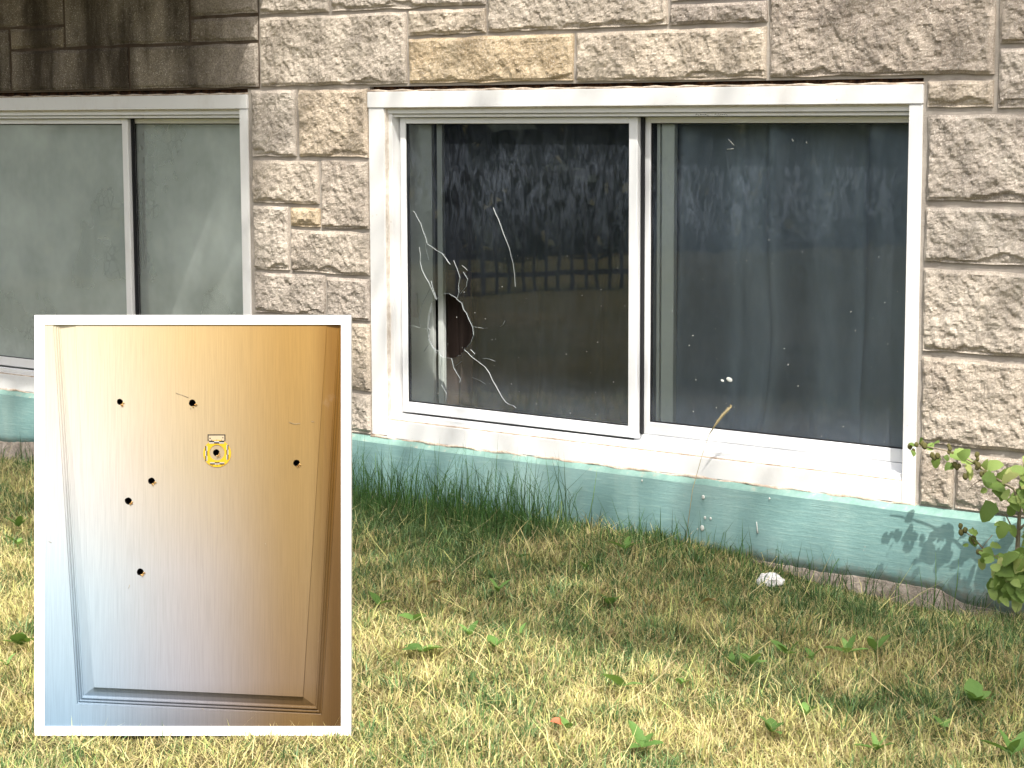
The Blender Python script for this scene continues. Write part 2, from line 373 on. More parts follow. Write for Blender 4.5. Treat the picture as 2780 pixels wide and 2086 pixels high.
def stone(x0, x1, z0, z1, mat, rough=1.0, seed=0, label=None, cell=.0052):
    nx = max(6, int((x1 - x0) / cell)); nz = max(6, int((z1 - z0) / cell))
    u = np.linspace(0, 1, nx + 1); v = np.linspace(0, 1, nz + 1)
    U, Vv = np.meshgrid(u, v)
    Xs = x0 + U * (x1 - x0); Zs = z0 + Vv * (z1 - z0)
    # slightly wavy outline
    Xs = Xs + (1 - 2 * U) * np.abs(1 - 2 * U) * .006 * (noise(Zs, U * 0, seed, 12, 5) + .2)
    Zs = Zs + (1 - 2 * Vv) * np.abs(1 - 2 * Vv) * .006 * (noise(Xs, Vv * 0, seed, 12, 6) + .2)
    e = np.minimum(np.minimum(U, 1 - U) * (x1 - x0), np.minimum(Vv, 1 - Vv) * (z1 - z0))
    n1 = noise(Xs, Zs, seed, 9, 1); n2 = noise(Xs, Zs, seed, 24, 2); n3 = noise(Xs, Zs, seed, 60, 3)
    rid = 1 - 2 * np.abs(noise(Xs + .02 * n2, Zs, seed, 20, 4))
    n4 = noise(Xs, Zs, seed, 110, 9); n5 = noise(Xs, Zs, seed, 42, 10)
    prof = sstep(e + .004 * n2, 0.0, .012)
    d = .007 + prof * (.007 + rough * (.009 * n1 + .008 * n2 + .005 * n5 + .0045 * n3 + .0045 * n4 + .002 * rid))
    # broken lower edge: the face breaks back under a ragged line
    lo = z0 + .012 + .055 * noise(Xs, Xs * 0, seed, 7, 8) + .02 * n2
    d -= rough * .009 * sstep(lo - Zs, 0, .010) * (e > .002)
    d = np.maximum(d, .0045)
    Vt = np.stack([Xs, -d, Zs], -1).reshape(-1, 3).tolist()
    w_ = nx + 1
    I = np.arange(nz)[:, None] * w_ + np.arange(nx)[None]
    F = np.stack([I, I + 1, I + 1 + w_, I + w_], -1).reshape(-1, 4).tolist()
    ring = list(range(nx + 1)) + [(j * w_ + nx) for j in range(1, nz + 1)] + [nz * w_ + i for i in range(nx - 1, -1, -1)] + [j * w_ for j in range(nz - 1, 0, -1)]
    b0 = len(Vt)
    for i in ring: Vt.append((Vt[i][0], .012, Vt[i][2]))
    k = len(ring)
    for i in range(k):
        a, b = ring[i], ring[(i + 1) % k]
        F.append([b, a, b0 + i, b0 + (i + 1) % k])
    o = toB(pydata('stone', Vt, F, mat))
    if label: o['label'] = label
    return o
for i, s in enumerate(dark): stone(*s, m_dark, .45, i + 1, 'dark water-stained stone')
for i, s in enumerate(light):
    if s in ochre: stone(*s, m_orange, .8, 40 + i, 'ochre-coloured stone')
    else: stone(*s, m_stone_tan if i in (9, 11, 10, 20, 22, 24, 16, 17, 18) else m_stone, 1.0, 40 + i)
stone(*smallorange[0], m_orange, .9, 99, 'small rust-orange stone')
# plainer courses that carry the wall on beyond the frame
rq = random.Random(12)
def course(x0, x1, z0, z1, k):
    x = x0
    while x < x1 - .12:
        e = min(x + rq.uniform(.3, .8), x1); e = x1 if x1 - e < .2 else e
        stone(x, e - .012, z0, z1, rq.choice((m_stone, m_stone, m_stone_tan)), 1.0, 200 + k, None, .014); k += 1; x = e
for k, (z0, z1) in enumerate(((1.905, 2.10), (2.27, 2.45), (2.462, 2.66))): course(-4.4 if z0 > 2.2 else -.28, 4.2, z0, z1, 20 * k)
for k, (z0, z1) in enumerate(((.220, .382), (.400, .649), (.666, .902), (.920, 1.076), (1.094, 1.335), (1.352, 1.43))): course(-4.4, -2.61, z0, z1, 100 + 10 * k)
for k, (z0, z1) in enumerate(((1.444, 1.690), (1.700, 1.895))): course(-4.4, -3.31, z0, z1, 180 + 5 * k)
for k, (z0, z1) in enumerate(((.220, .382), (.400, .649), (.666, .902), (.920, 1.076), (1.094, 1.335), (1.352, 1.515), (1.527, 1.80))): course(3.412, 4.4, z0, z1, 220 + 5 * k)
course(2.40, 4.4, 1.812, 1.894, 300)
# darker old joints behind the stained stones
toB(box('stained_joint', -3.3, -.546, -.003, .01, 1.4385, 1.95, m_mortar_dark))

# foundation
def extr(name, prof, x0, x1, mat, nseg=1):
    n = len(prof); v = []; f = []
    xs_ = np.linspace(x0, x1, nseg + 1)
    for x in xs_: v += [(x, p[0], p[1]) for p in prof]
    for s in range(nseg):
        for i in range(n):
            f.append([s*n+i, s*n+(i+1) % n, (s+1)*n+(i+1) % n, (s+1)*n+i])
    f.append(list(range(n))[::-1]); f.append([nseg*n+i for i in range(n)])
    return pydata(name, v, f, mat)
def fdn():
    nxs = 700; xs_ = np.linspace(-4, 4, nxs); rows = []
    zb = np.interp(xs_, [-4, -2.1, -1.9, -.1, 1.14, 1.256, 1.559, 1.869, 2.258, 2.33, 2.5, 4], [-.0, -.008, .012, -.03, -.02, -.005, -.016, -.022, -.021, -.047, -.06, -.09]) + .006 * noise(xs_, xs_ * 0, 0, 9, 3) + .005 * noise(xs_, xs_ * 0, 0, 45, 3)
    zt = .197 + .004 * noise(xs_, xs_ * 0, 0, 5, 4)
    v = []; f = []
    lv = 7
    for j in range(lv):
        t = j / (lv - 1); z = zb + (zt - zb) * t
        y = -.030 + .004 * noise(xs_, z, 0, 4, 7) - .0
        v += list(zip(xs_, y, z))
    for j in range(lv - 1):
        for i in range(nxs - 1): f.append([j*nxs+i, j*nxs+i+1, (j+1)*nxs+i+1, (j+1)*nxs+i])
    b = len(v); v += list(zip(xs_, np.full(nxs, -.001), zb))
    for i in range(nxs - 1): f.append([b+i, b+i+1, i+1, i])
    o = toB(pydata('foundation', v, f, m_teal, smooth=True)); o['label'] = 'teal painted foundation'
    # sloping paint-smeared lip on top of it
    v = []; f = []
    top = (lv - 1) * nxs
    yv = -.030 + .004 * noise(xs_, zt, 0, 4, 7)
    v = list(zip(xs_, yv, zt)) + list(zip(xs_, np.full(nxs, -.008) + .003 * noise(xs_, xs_*0, 0, 9, 2), zt + .017)) + list(zip(xs_, np.full(nxs, .004), zt + .018))
    for r in range(2):
        for i in range(nxs - 1): f.append([r*nxs+i, r*nxs+i+1, (r+1)*nxs+i+1, (r+1)*nxs+i])
    toB(pydata('foundation_lip', v, f, m_lip, smooth=True))
    # rough footing that shows under the paint line
    v = []; f = []
    rows_ = 6
    for j in range(rows_):
        t = j / (rows_ - 1)
        z = zb + .004 - t * .12; y = -.034 - .030 * t + .006 * noise(xs_, z, 1, 25, 5) - .004 * noise(xs_, z, 1, 9, 6)
        v += list(zip(xs_, y, z))
    for j in range(rows_ - 1):
        for i in range(nxs - 1): f.append([(j+1)*nxs+i, (j+1)*nxs+i+1, j*nxs+i+1, j*nxs+i])
    b = len(v); v += list(zip(xs_, np.full(nxs, -.026), zb + .006))
    for i in range(nxs - 1): f.append([i, i+1, b+i+1, b+i])
    toB(pydata('footing', v, f, m_conc))
fdn()
rr = random.Random(5)
for px, py, r in ((1909,1350,6),(1914,1406,4.5),(1929,1408,4),(1906,1434,8),(1894,1437,3),(2089,1354,3),(1743,1305,3)):
    bm = bmesh.new(); p = wallpt(px, py, -.034); rad = r * .0010
    bmesh.ops.create_icosphere(bm, subdivisions=2, radius=rad, matrix=Matrix.Translation(p) @ Matrix.Diagonal((1, .35, 1.2, 1)))
    toB(bm_obj('paint_drip', bm, m_speck, None, True))
bm = bmesh.new()
p0 = wallpt(2054, 1417, -.034); p1 = wallpt(2057, 1448, -.034)
tube(bm, [p0, (p0 + p1) / 2, p1], [.0012, .0016, .003], 6)
toB(bm_obj('paint_drip', bm, m_speck))

# ------------------------------------------------------------------ windows
def frame_mesh(bm, x0, x1, z0, z1, l, r, t, b, y0, y1):
    add_box(bm, x0, x0 + l, y0, y1, z0, z1); add_box(bm, x1 - r, x1, y0, y1, z0, z1)
    add_box(bm, x0 + l, x1 - r, y0, y1, z1 - t, z1); add_box(bm, x0 + l, x1 - r, y0, y1, z0, z0 + b)
def sash(name, x0, x1, z0, z1, l, r, t, b, y0, y1, mat, par):
    bm = bmesh.new(); frame_mesh(bm, x0, x1, z0, z1, l, r, t, b, y0, y1)
    bmesh.ops.bevel(bm, geom=list(bm.edges), offset=.0022, segments=1, affect='EDGES')
    add_box(bm, x0+l-.002, x0+l+.002, y0+.006, y1-.004, z0+b, z1-t, 1); add_box(bm, x1-r-.002, x1-r+.002, y0+.006, y1-.004, z0+b, z1-t, 1)
    add_box(bm, x0+l, x1-r, y0+.006, y1-.004, z1-t-.003, z1-t+.001, 1); add_box(bm, x0+l, x1-r, y0+.006, y1-.004, z0+b-.001, z0+b+.003, 1)
    return bm_obj(name, bm, [mat, m_black], par)
def pane(x0, x1, z0, z1, y, mat, par, hole=None, label=None):
    """4 mm glass, optionally with a ragged hole through it"""
    bm = bmesh.new()
    outer = [(x0, z0), (x1, z0), (x1, z1), (x0, z1)]
    loops = [outer] + ([hole] if hole else [])
    for yy, mi, flip in ((y, 0, False), (y + .004, 1, True)):
        es = []
        for lp in loops:
            vs = [bm.verts.new((a, yy, b)) for a, b in lp]
            es += [bm.edges.new((vs[i], vs[(i+1) % len(vs)])) for i in range(len(vs))]
        res = bmesh.ops.triangle_fill(bm, edges=es, use_beauty=True)
        for f in [q for q in res['geom'] if isinstance(q, bmesh.types.BMFace)]:
            f.material_index = mi; f.normal_update()
            if (f.normal.y > 0) != flip: f.normal_flip()
    for lp, mi in zip(loops, (1, 2)):
        n = len(lp)
        a = [bm.verts.new((p[0], y, p[1])) for p in lp]; b = [bm.verts.new((p[0], y + .004, p[1])) for p in lp]
        for i in range(n):
            f = bm.faces.new((a[i], a[(i+1) % n], b[(i+1) % n], b[i])); f.material_index = mi
    o = bm_obj('glass_pane', bm, [mat, m_clear, m_crack], par)
    if label: o['label'] = label
    return o
def window(x0, x1, zt, split, par, glass, hole, lab_pane, m_alu=m_alu, rl=.047):
    """split: x of the front sash's right edge"""
    z0, z1 = .222, zt
    box('trim_board', x0 - .002, x1 + .002, -.010, .05, 1.366, z1, m_white, par, .002)
    box('trim_board', x0, x0 + .071, -.006, .05, z0 + .001, 1.364, m_white, par, .002)
    box('trim_board', x1 - .042, x1, -.006, .05, z0 - .004, 1.364, m_white, par, .002)
    box('trim_board', x0 + .073, x1 - .044, -.007, .05, z0 - .005, .279, m_white, par, .002)
    bm = bmesh.new()      # head, jambs and track of the outer frame
    add_box(bm, x0 + .073, x1 - .044, .012, .12, 1.345, 1.363); add_box(bm, x0 + .073, x1 - .044, .024, .12, 1.333, 1.3435)
    add_box(bm, x0 + .072, x0 + .090, .016, .12, .281, 1.344); add_box(bm, x1 - .043, x1 - .030, .016, .12, .281, 1.344)
    bmesh.ops.bevel(bm, geom=list(bm.edges), offset=.0015, segments=1, affect='EDGES')
    bm_obj('outer_frame', bm, m_white, par)
    bm = bmesh.new()
    add_box(bm, x0 + .073, x1 - .044, .002, .13, .270, .288)
    add_box(bm, split - .03, x1 - .045, .074, .13, .2885, .317)
    for yy in (.006, .036): add_box(bm, x0 + .091, x1 - .045, yy, yy + .006, .2885, .300)
    bmesh.ops.bevel(bm, geom=list(bm.edges), offset=.001, segments=1, affect='EDGES')
    bm_obj('sill_track', bm, m_alu, par)
    bm = bmesh.new()
    add_box(bm, x0 + .0705, x0 + .0745, .0, .02, .281, 1.362); 
    add_box(bm, x0 + .074, x1 - .045, -.001, .02, 1.3622, 1.3655)
    bm_obj('caulk_strip', bm, m_caulk2, par)
    box('caulk_strip', x0 + .073, x1 - .044, -.0035, .02, .2788, .2832, m_caulk, par)
    # caulk bead below and rusty lintel angle above
    bm = bmesh.new()
    n = 80; xx = np.linspace(x0 - .004, x1 + .004, n)
    tube(bm, [(x, -.006 + .002 * math.sin(i * 1.7), .2145 + .0025 * math.sin(i * .9) + .001 * math.sin(i * 2.3)) for i, x in enumerate(xx)],
         [.0050 + .0016 * math.sin(i * .63 + 1) for i in range(n)], 6)
    bm_obj('caulk_bead', bm, m_caulk, par)
    bm = bmesh.new()
    tube(bm, [(x, -.004, z1 + .003 + .0015 * math.sin(i * 1.3)) for i, x in enumerate(xx)], [.003 + .0018 * math.sin(i * .8) ** 2 for i in range(n)], 5)
    bm_obj('caulk_bead', bm, m_caulk, par)
    box('lintel_angle', x0 - .004, x1 + .012, .022, .06, z1 + .002, 1.4376, m_rust, par)
    sash('front_sash', x0 + .099, split, .305, 1.331, .025, .034, .020, .037, .046, .070, m_alu, par)
    pane(x0 + .122, split - .032, .340, 1.313, .056, glass, par, hole, lab_pane)
    rx1 = x1 - .032
    sash('rear_sash', split - .020, rx1, .318, 1.331, rl, .030, .019, .040, .078, .100, m_alu, par)
    pane(split + .025 - (.047 - rl), rx1 - .028, .356, 1.314, .088, m_glass_r if glass is m_glass else glass, par)
    bm = bmesh.new(); add_box(bm, split + .004, split + .010, .06, .075, .32, 1.33); bm_obj('weather_strip', bm, m_black, par)
# right window, left pane broken
w1 = empty('window', (1.08, 0, .22)); toB(w1); w1['label'] = 'wide sliding window with a hole broken in its left pane'
def toW(o, w):
    return o
class Par:   # children keep world coordinates under the window empty
    pass
def parented(fn, wobj, off):
    before = set(C.objects)
    fn()
    for o in set(C.objects) - before:
        if o.parent is None:
            o.parent = wobj; o.matrix_parent_inverse = Matrix.Translation((-off[0], -off[1], -off[2]))
def cr(p): # point in the crack crop -> pane plane
    q = wallpt(1080 + p[0] / 2.515, 500 + p[1] / 2.515, .056); return (q[0], q[2])
hole = [(310,748),(355,752),(395,775),(425,805),(440,815),(452,860),(470,880),(495,940),(505,960),(515,985),(520,1030),(503,1080),(474,1112),(452,1128),(442,1150),(430,1172),(400,1182),(340,1188),(290,1172),(250,1130),(225,1090),(210,1030),(205,980),(212,900),(225,840),(247,800),(272,780)]
rj = random.Random(9); hj = []
for a_, b_ in zip(hole, hole[1:] + hole[:1]):
    hj += [a_, ((a_[0] + b_[0]) / 2 + rj.uniform(-11, 11), (a_[1] + b_[1]) / 2 + rj.uniform(-9, 9))]
hole = [cr(p) for p in hj]
parented(lambda: window(0.0, 2.16, 1.420, 1.121, None, m_glass, hole, 'dusty glass pane with a ragged hole and cracks'), w1, (1.08, 0, .22))
def cracks():
    polys = [([(655,160),(672,205),(690,240),(708,290),(725,340),(748,395),(765,440),(776,490),(790,540),(800,620),(805,700)], 1.3, 0),
             ([(80,185),(110,186),(125,200),(130,218)], 1.0, 0), ([(130,218),(160,270),(175,320),(195,370),(205,410),(240,432),(270,455),(300,470),(322,485)], .8, 0),
             ([(310,480),(330,505),(345,530),(362,548)], 2.2, 0), ([(440,555),(460,570),(478,590)], 1.8, 0),
             ([(150,430),(158,480),(155,530),(170,590),(195,640),(215,672),(240,730),(262,785)], 1.2, 0),
             ([(190,370),(195,440),(215,520)], .8, 1), ([(230,660),(245,720),(270,790)], 1.2, 0),
             ([(455,1130),(480,1150),(510,1182),(555,1215),(600,1250),(628,1290),(650,1340),(668,1370),(690,1410),(715,1455),(740,1490),(765,1505)], 2.0, 0),
             ([(765,1505),(790,1512),(812,1530)], 2.2, 0),
             ([(370,1190),(376,1215),(385,1255),(405,1290),(430,1330),(426,1355)], 1.4, 0), ([(400,1240),(440,1210)], 1.0, 0),
             ([(512,972),(540,978),(560,980),(590,986),(615,982)], 1.4, 0), ([(700,975),(722,960),(735,932)], 1.2, 0),
             ([(300,1370),(315,1395),(335,1430),(330,1480)], 1.2, 0), ([(305,1180),(295,1280),(300,1370)], .8, 1),
             ([(235,690),(200,760),(165,830),(150,900),(150,940),(160,980)], 1.0, 1), ([(90,965),(120,970),(150,982),(165,980)], 1.2, 0), ([(190,985),(208,995)], 1.2, 0),
             ([(225,1085),(200,1115),(180,1145)], 1.0, 1), ([(405,790),(420,740),(418,690),(428,640),(415,600),(400,560),(385,520)], 1.2, 0),
             ([(430,750),(470,700),(480,650),(450,600)], .7, 0), ([(500,1130),(530,1160),(515,1175)], 1.2, 0), ([(580,1190),(630,1195),(668,1210)], 1.0, 0), ([(510,1320),(560,1340),(600,1365)], .8, 1),
             ([(310,746),(355,750),(395,773),(425,803),(440,813),(452,858),(470,878),(495,938),(505,958),(515,983),(520,1030),(503,1080),(474,1112)], 1.7, 0),
             ([(247,800),(225,840),(212,900),(205,980),(210,1030),(225,1090),(250,1130),(270,1155)], .9, 0)]
    r = random.Random(2)
    for pts, wd, dk in polys:
        fine = []
        for a, b in zip(pts, pts[1:]):
            for t in (0, .5): fine.append((a[0] + (b[0]-a[0]) * t + r.uniform(-1.2, 1.2) * t, a[1] + (b[1]-a[1]) * t + r.uniform(-1.2, 1.2) * t))
        fine.append(pts[-1])
        P = [cr(p) for p in fine]; n = len(P); v = []; f = []
        for i, p in enumerate(P):
            a = P[max(i-1, 0)]; b = P[min(i+1, n-1)]; d = Vector((b[0]-a[0], b[1]-a[1])); d = d.normalized() if d.length > 0 else Vector((1, 0))
            h = wd * .00017 * (r.uniform(.6, 1.3) if 0 < i < n-1 else .35); nx_, nz_ = -d.y * h, d.x * h
            v += [(p[0]+nx_, .0545, p[1]+nz_), (p[0]-nx_, .0545, p[1]-nz_), (p[0], .0525, p[1])]
        for i in range(n - 1):
            k = 3 * i; f += [[k, k+2, k+5, k+3], [k+2, k+1, k+4, k+5], [k+1, k, k+3, k+4]]
        pydata('glass_crack', v, f, m_crack2 if dk else m_crack)
parented(cracks, w1, (1.08, 0, .22))
def inner1():
    # inner slider behind the outer one: pale jamb on the left and stiles in the middle
    z0, z1 = .32, 1.36
    def bx(x0, x1, y0, y1, mat=m_vinyl, n='inner_stile', za=z0, zb=z1): box(n, x0, x1, y0, y1, za, zb, mat, None, .002)
    bx(.060, .192, .106, .122); bx(.214, .238, .108, .124)
    bx(1.150, 1.162, .112, .126); bx(1.174, 1.222, .106, .124)
    bx(2.07, 2.13, .106, .124)
    bx(.01, 2.15, .105, .125, n='inner_rail', za=.300, zb=.336); bx(.01, 2.15, .105, .125, n='inner_rail', za=1.325, zb=1.40)
    a = wallpt(1121, 795, .100); b = wallpt(1133, 862, .100)
    box('latch', a[0], b[0], .096, .1055, b[2], a[2], m_white, None, .003)
parented(inner1, w1, (1.08, 0, .22))
def specks(x0, x1, z0, z1, y, n, seed):
    bm = bmesh.new(); r = random.Random(seed)
    for _ in range(n):
        x = r.uniform(x0, x1); z = z0 + (z1 - z0) * r.random() ** 1.5; s = r.choice((.0004, .0005, .0007, .0011)) 
        a = r.uniform(0, 3.14); l = r.uniform(1, 2.6)
        vs = [bm.verts.new((x + s * (l * math.cos(t) * math.cos(a) - math.sin(t) * math.sin(a)), y - .0012 * (k % 2), z + s * (l * math.cos(t) * math.sin(a) + math.sin(t) * math.cos(a)))) for k, t in enumerate((0, 1.3, 2.6, 3.9, 5.2))]
        bm.faces.new(vs)
    o = bm_obj('glass_speck', bm, m_speck); o['kind'] = 'stuff'
def gspots():
    specks(.16, 1.08, .345, .9, .0546, 55, 1); specks(1.2, 2.08, .36, 1.0, .0866, 80, 2)
    for px, py, r in ((1961,1034,3.4),(1980,1031,6.2)):
        bm = bmesh.new()
        p = wallpt(px, py, .0855); bmesh.ops.create_icosphere(bm, subdivisions=2, radius=r * .0013, matrix=Matrix.Translation(p) @ Matrix.Rotation(.3, 4, 'Y') @ Matrix.Diagonal((1.5, .2, .9, 1)))
        bm_obj('paint_spot', bm, m_speck, None, True)
    for px, py, qx, qy in ((1978,379,1993,395),(1974,406,1991,404),(2150,378,2154,384),(2189,385,2191,390)):
        bm = bmesh.new(); tube(bm, [wallpt(px, py, .0855), wallpt(qx, qy, .0855)], [.0012, .0014], 5)
        bm_obj('paint_spot', bm, m_speck)
parented(gspots, w1, (1.08, 0, .22))
# pencilled scribble on the head of the rear sash
def scrib():
    r = random.Random(8)
    for k in range(12):
        bm = bmesh.new()
        x = 1.36 + k * .0085 + (k > 5) * .02; z = 1.3375
        tube(bm, [(x, .0232, z + r.uniform(-.003, .003)), (x + .004, .0232, z + r.uniform(-.003, .003)), (x + .006, .0232, z + r.uniform(-.003, .003))], [.0005] * 3, 4)
        bm_obj('pencil_mark', bm, m_black)
parented(scrib, w1, (1.08, 0, .22))
w2 = empty('window', (-1.43, 0, .22)); toB(w2); w2['label'] = 'sliding window with lace curtains under the stained stones'
parented(lambda: window(-2.60, -.612, 1.417, -1.346, None, m_glass_l, None, None, m_white, .020), w2, (-1.43, 0, .22))

# curtains
def curtain(name, x0, x1, z0, z1, y, mat, fold, amp, seed, slant=0.0, label='', tear=None):
    nx_, nz_ = 170, 40
    u = np.linspace(0, 1, nx_); v = np.linspace(0, 1, nz_); U, Vv = np.meshgrid(u, v)
    xb = x0 + U * (x1 - x0); Zs = z0 + Vv * (z1 - z0)
    xx = xb + slant * (Vv - .5) * (.5 + noise(U * 4, Vv * .5, seed))
    ph = xx * fold * 2 * math.pi + 2.2 * noise(xb, Vv * .6, seed, 2.5, 3)
    a = amp * (.55 + .75 * noise(xb, Vv * .3, seed, 4, 6) + .5) * (1 - .35 * Vv)
    yy = y + a * np.sin(ph) + .4 * a * np.sin(2.3 * ph + 1)
    if tear is not None: yy = yy + tear(xx, Zs)
    V_ = np.stack([xx, yy, Zs], -1).reshape(-1, 3)
    I = np.arange(nz_ - 1)[:, None] * nx_ + np.arange(nx_ - 1)[None]
    F_ = np.stack([I, I + 1, I + 1 + nx_, I + nx_], -1).reshape(-1, 4)
    o = pydata(name, V_, F_.tolist(), mat, smooth=True)
    o.modifiers.new('thickness', 'SOLIDIFY').thickness = .0015
    tag(o, label, 'curtain'); return o
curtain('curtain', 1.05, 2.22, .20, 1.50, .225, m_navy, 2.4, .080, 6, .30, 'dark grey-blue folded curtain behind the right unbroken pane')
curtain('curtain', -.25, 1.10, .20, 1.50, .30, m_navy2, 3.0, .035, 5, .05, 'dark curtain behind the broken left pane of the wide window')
curtain('lace_curtain', -2.58, -1.36, .15, 1.50, .135, m_lace, 4.6, .014, 9, .0, 'pale lace curtain in the left half of the lace-curtained window')
curtain('lace_curtain', -1.34, -.58, .15, 1.50, .135, m_lace, 4.0, .012, 12, .0, 'pale lace curtain in the right half of the lace-curtained window')
m_brown = fabric('brown_cloth', (.045, .033, .028), (.13, .095, .08), .03)
curtain('drape', .165, .300, .20, .80, .185, m_brown, 14, .016, 21, .0, 'brown gathered drape seen through the hole in the broken pane')
# end of curtains
q = wallpt(1265, 880, .30)

# ------------------------------------------------------------------ inset door picture, added as a bordered panel on the lawn
D = 4.66; S = D / 5807.
r0 = R @ np.array([(523.5 - 1390) / 5807., -(1998 - 1043) / 5807., -1.0]); base = CAM + D * r0
door = empty('inset_door_panel'); mm = Matrix(R.tolist()).to_4x4(); mm.translation = Vector(base); door.matrix_world = mm
tag(door, 'inset picture of a door with seven bullet holes, added as a white-bordered panel on the lawn, warm-to-cool light painted into its colour', 'inset door panel')
def dp(px, py, n=0.0): return ((px - 523.5) * S, (1998 - py) * S, n)
def door_mat():  # the inset's warm-to-cool lighting is painted into this colour, under grain and scuffs
    M = Mat('door_paint_and_light', rough=.55, spec=.25)
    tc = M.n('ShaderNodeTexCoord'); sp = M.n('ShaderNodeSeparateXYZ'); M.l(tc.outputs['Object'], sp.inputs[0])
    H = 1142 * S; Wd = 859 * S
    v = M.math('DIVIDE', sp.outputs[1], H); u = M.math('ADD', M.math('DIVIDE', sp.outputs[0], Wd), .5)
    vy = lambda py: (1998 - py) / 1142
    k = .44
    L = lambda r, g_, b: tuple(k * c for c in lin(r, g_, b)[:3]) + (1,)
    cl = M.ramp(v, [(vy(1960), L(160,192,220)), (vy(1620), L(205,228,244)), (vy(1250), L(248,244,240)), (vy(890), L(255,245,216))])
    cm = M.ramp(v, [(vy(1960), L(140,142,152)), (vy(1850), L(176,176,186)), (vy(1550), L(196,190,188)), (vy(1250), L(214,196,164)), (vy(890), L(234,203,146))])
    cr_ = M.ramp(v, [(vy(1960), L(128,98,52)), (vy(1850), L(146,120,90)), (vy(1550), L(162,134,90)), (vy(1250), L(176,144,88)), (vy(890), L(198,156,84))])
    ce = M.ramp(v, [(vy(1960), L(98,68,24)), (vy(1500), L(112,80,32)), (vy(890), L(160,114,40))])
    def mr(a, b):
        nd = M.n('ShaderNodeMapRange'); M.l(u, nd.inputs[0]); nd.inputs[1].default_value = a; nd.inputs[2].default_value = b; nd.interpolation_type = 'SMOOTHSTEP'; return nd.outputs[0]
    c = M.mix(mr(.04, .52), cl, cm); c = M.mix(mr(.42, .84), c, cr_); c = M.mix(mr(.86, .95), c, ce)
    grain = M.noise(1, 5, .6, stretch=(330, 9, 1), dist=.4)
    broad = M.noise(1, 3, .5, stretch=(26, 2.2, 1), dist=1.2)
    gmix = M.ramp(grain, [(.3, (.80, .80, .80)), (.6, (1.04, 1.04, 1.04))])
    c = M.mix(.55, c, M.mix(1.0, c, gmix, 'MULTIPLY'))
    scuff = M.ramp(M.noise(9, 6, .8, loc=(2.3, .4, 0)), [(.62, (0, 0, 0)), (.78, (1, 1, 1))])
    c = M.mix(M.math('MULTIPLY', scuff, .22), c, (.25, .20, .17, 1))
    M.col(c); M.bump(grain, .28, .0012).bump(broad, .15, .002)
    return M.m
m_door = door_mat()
M = Mat('border_white', (.86, .86, .86), .6, .3); m_border = M.m
M = Mat('hole_black', (.006, .005, .006), .9, .05); m_hole = M.m
M = Mat('torn_fibre', rough=.9); M.col(M.ramp(M.noise(220, 3), [(.4, (.22, .11, .03)), (.6, (.55, .36, .14))])); m_fibre = M.m
# outline rings, as traced on the board face (TL, BL, BR, TR)
O_ = [(144, 878), (209, 1912), (874, 1944), (938, 878)]
I_ = [(162, 878), (223, 1891), (854, 1920), (918, 878)]
Fb = [(204, 878), (253, 1868), (823, 1894), (888, 878)]
def lerp(A, B, t): return [(a[0] + (b[0]-a[0]) * t, a[1] + (b[1]-a[1]) * t) for a, b in zip(A, B)]
def loft(name, rings, mat):
    v = []; f = []
    for ring, n in rings: v += [dp(*p, n * (.35 if p[1] < 900 and n < -.002 else 1)) for p in ring]
    for i in range(len(rings) - 1):
        for j in range(3): f.append([i*4+j, i*4+j+1, (i+1)*4+j+1, (i+1)*4+j])
    o = pydata(name, v, f, mat, door); return o
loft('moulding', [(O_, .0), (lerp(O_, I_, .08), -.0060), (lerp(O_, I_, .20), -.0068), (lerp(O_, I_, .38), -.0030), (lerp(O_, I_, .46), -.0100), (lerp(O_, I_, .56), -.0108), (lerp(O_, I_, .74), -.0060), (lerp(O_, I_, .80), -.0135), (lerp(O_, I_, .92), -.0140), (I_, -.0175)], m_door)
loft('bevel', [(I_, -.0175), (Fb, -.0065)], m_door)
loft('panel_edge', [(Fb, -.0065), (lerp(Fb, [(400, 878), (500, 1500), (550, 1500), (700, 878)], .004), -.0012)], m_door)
Fi = lerp(Fb, [(400, 878), (500, 1500), (550, 1500), (700, 878)], .004)
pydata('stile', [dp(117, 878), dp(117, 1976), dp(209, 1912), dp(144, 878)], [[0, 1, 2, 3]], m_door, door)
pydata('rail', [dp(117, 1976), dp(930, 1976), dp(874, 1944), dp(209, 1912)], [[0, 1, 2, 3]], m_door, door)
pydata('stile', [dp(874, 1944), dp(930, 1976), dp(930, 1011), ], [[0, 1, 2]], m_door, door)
holes = [(325.5,1091.6),(522,1094.8),(586.8,1229.5),(804.7,1257.5),(411.4,1306.3),(348,1360.6),(380.7,1553.3)]
bm = bmesh.new(); es = []
vs = [bm.verts.new(dp(*p, -.0012)) for p in Fi]
es += [bm.edges.new((vs[i], vs[(i+1) % 4])) for i in range(4)]
rh = random.Random(4); rims = []
for hx, hy in holes:
    rim = []; rs_h = rh.uniform(.92, 1.12)
    for k in range(16):
        a = 2 * math.pi * k / 16; rad = rs_h * 8.9 * (1 + rh.uniform(-.07, .07)) * (1.0 if not (5.2 < a < 6.0) else 1.12)
        rim.append((hx + rad * math.cos(a) * .98, hy - rad * math.sin(a)))
    rims.append(rim); hv = [bm.verts.new(dp(*p, -.0012)) for p in rim]
    es += [bm.edges.new((hv[i], hv[(i+1) % 16])) for i in range(16)]
res = bmesh.ops.triangle_fill(bm, edges=es, use_beauty=True)
bmesh.ops.recalc_face_normals(bm, faces=bm.faces)
for f in bm.faces:
    f.normal_update()
    if f.normal.z < 0: f.normal_flip()
bm_obj('panel_field', bm, m_door, door)
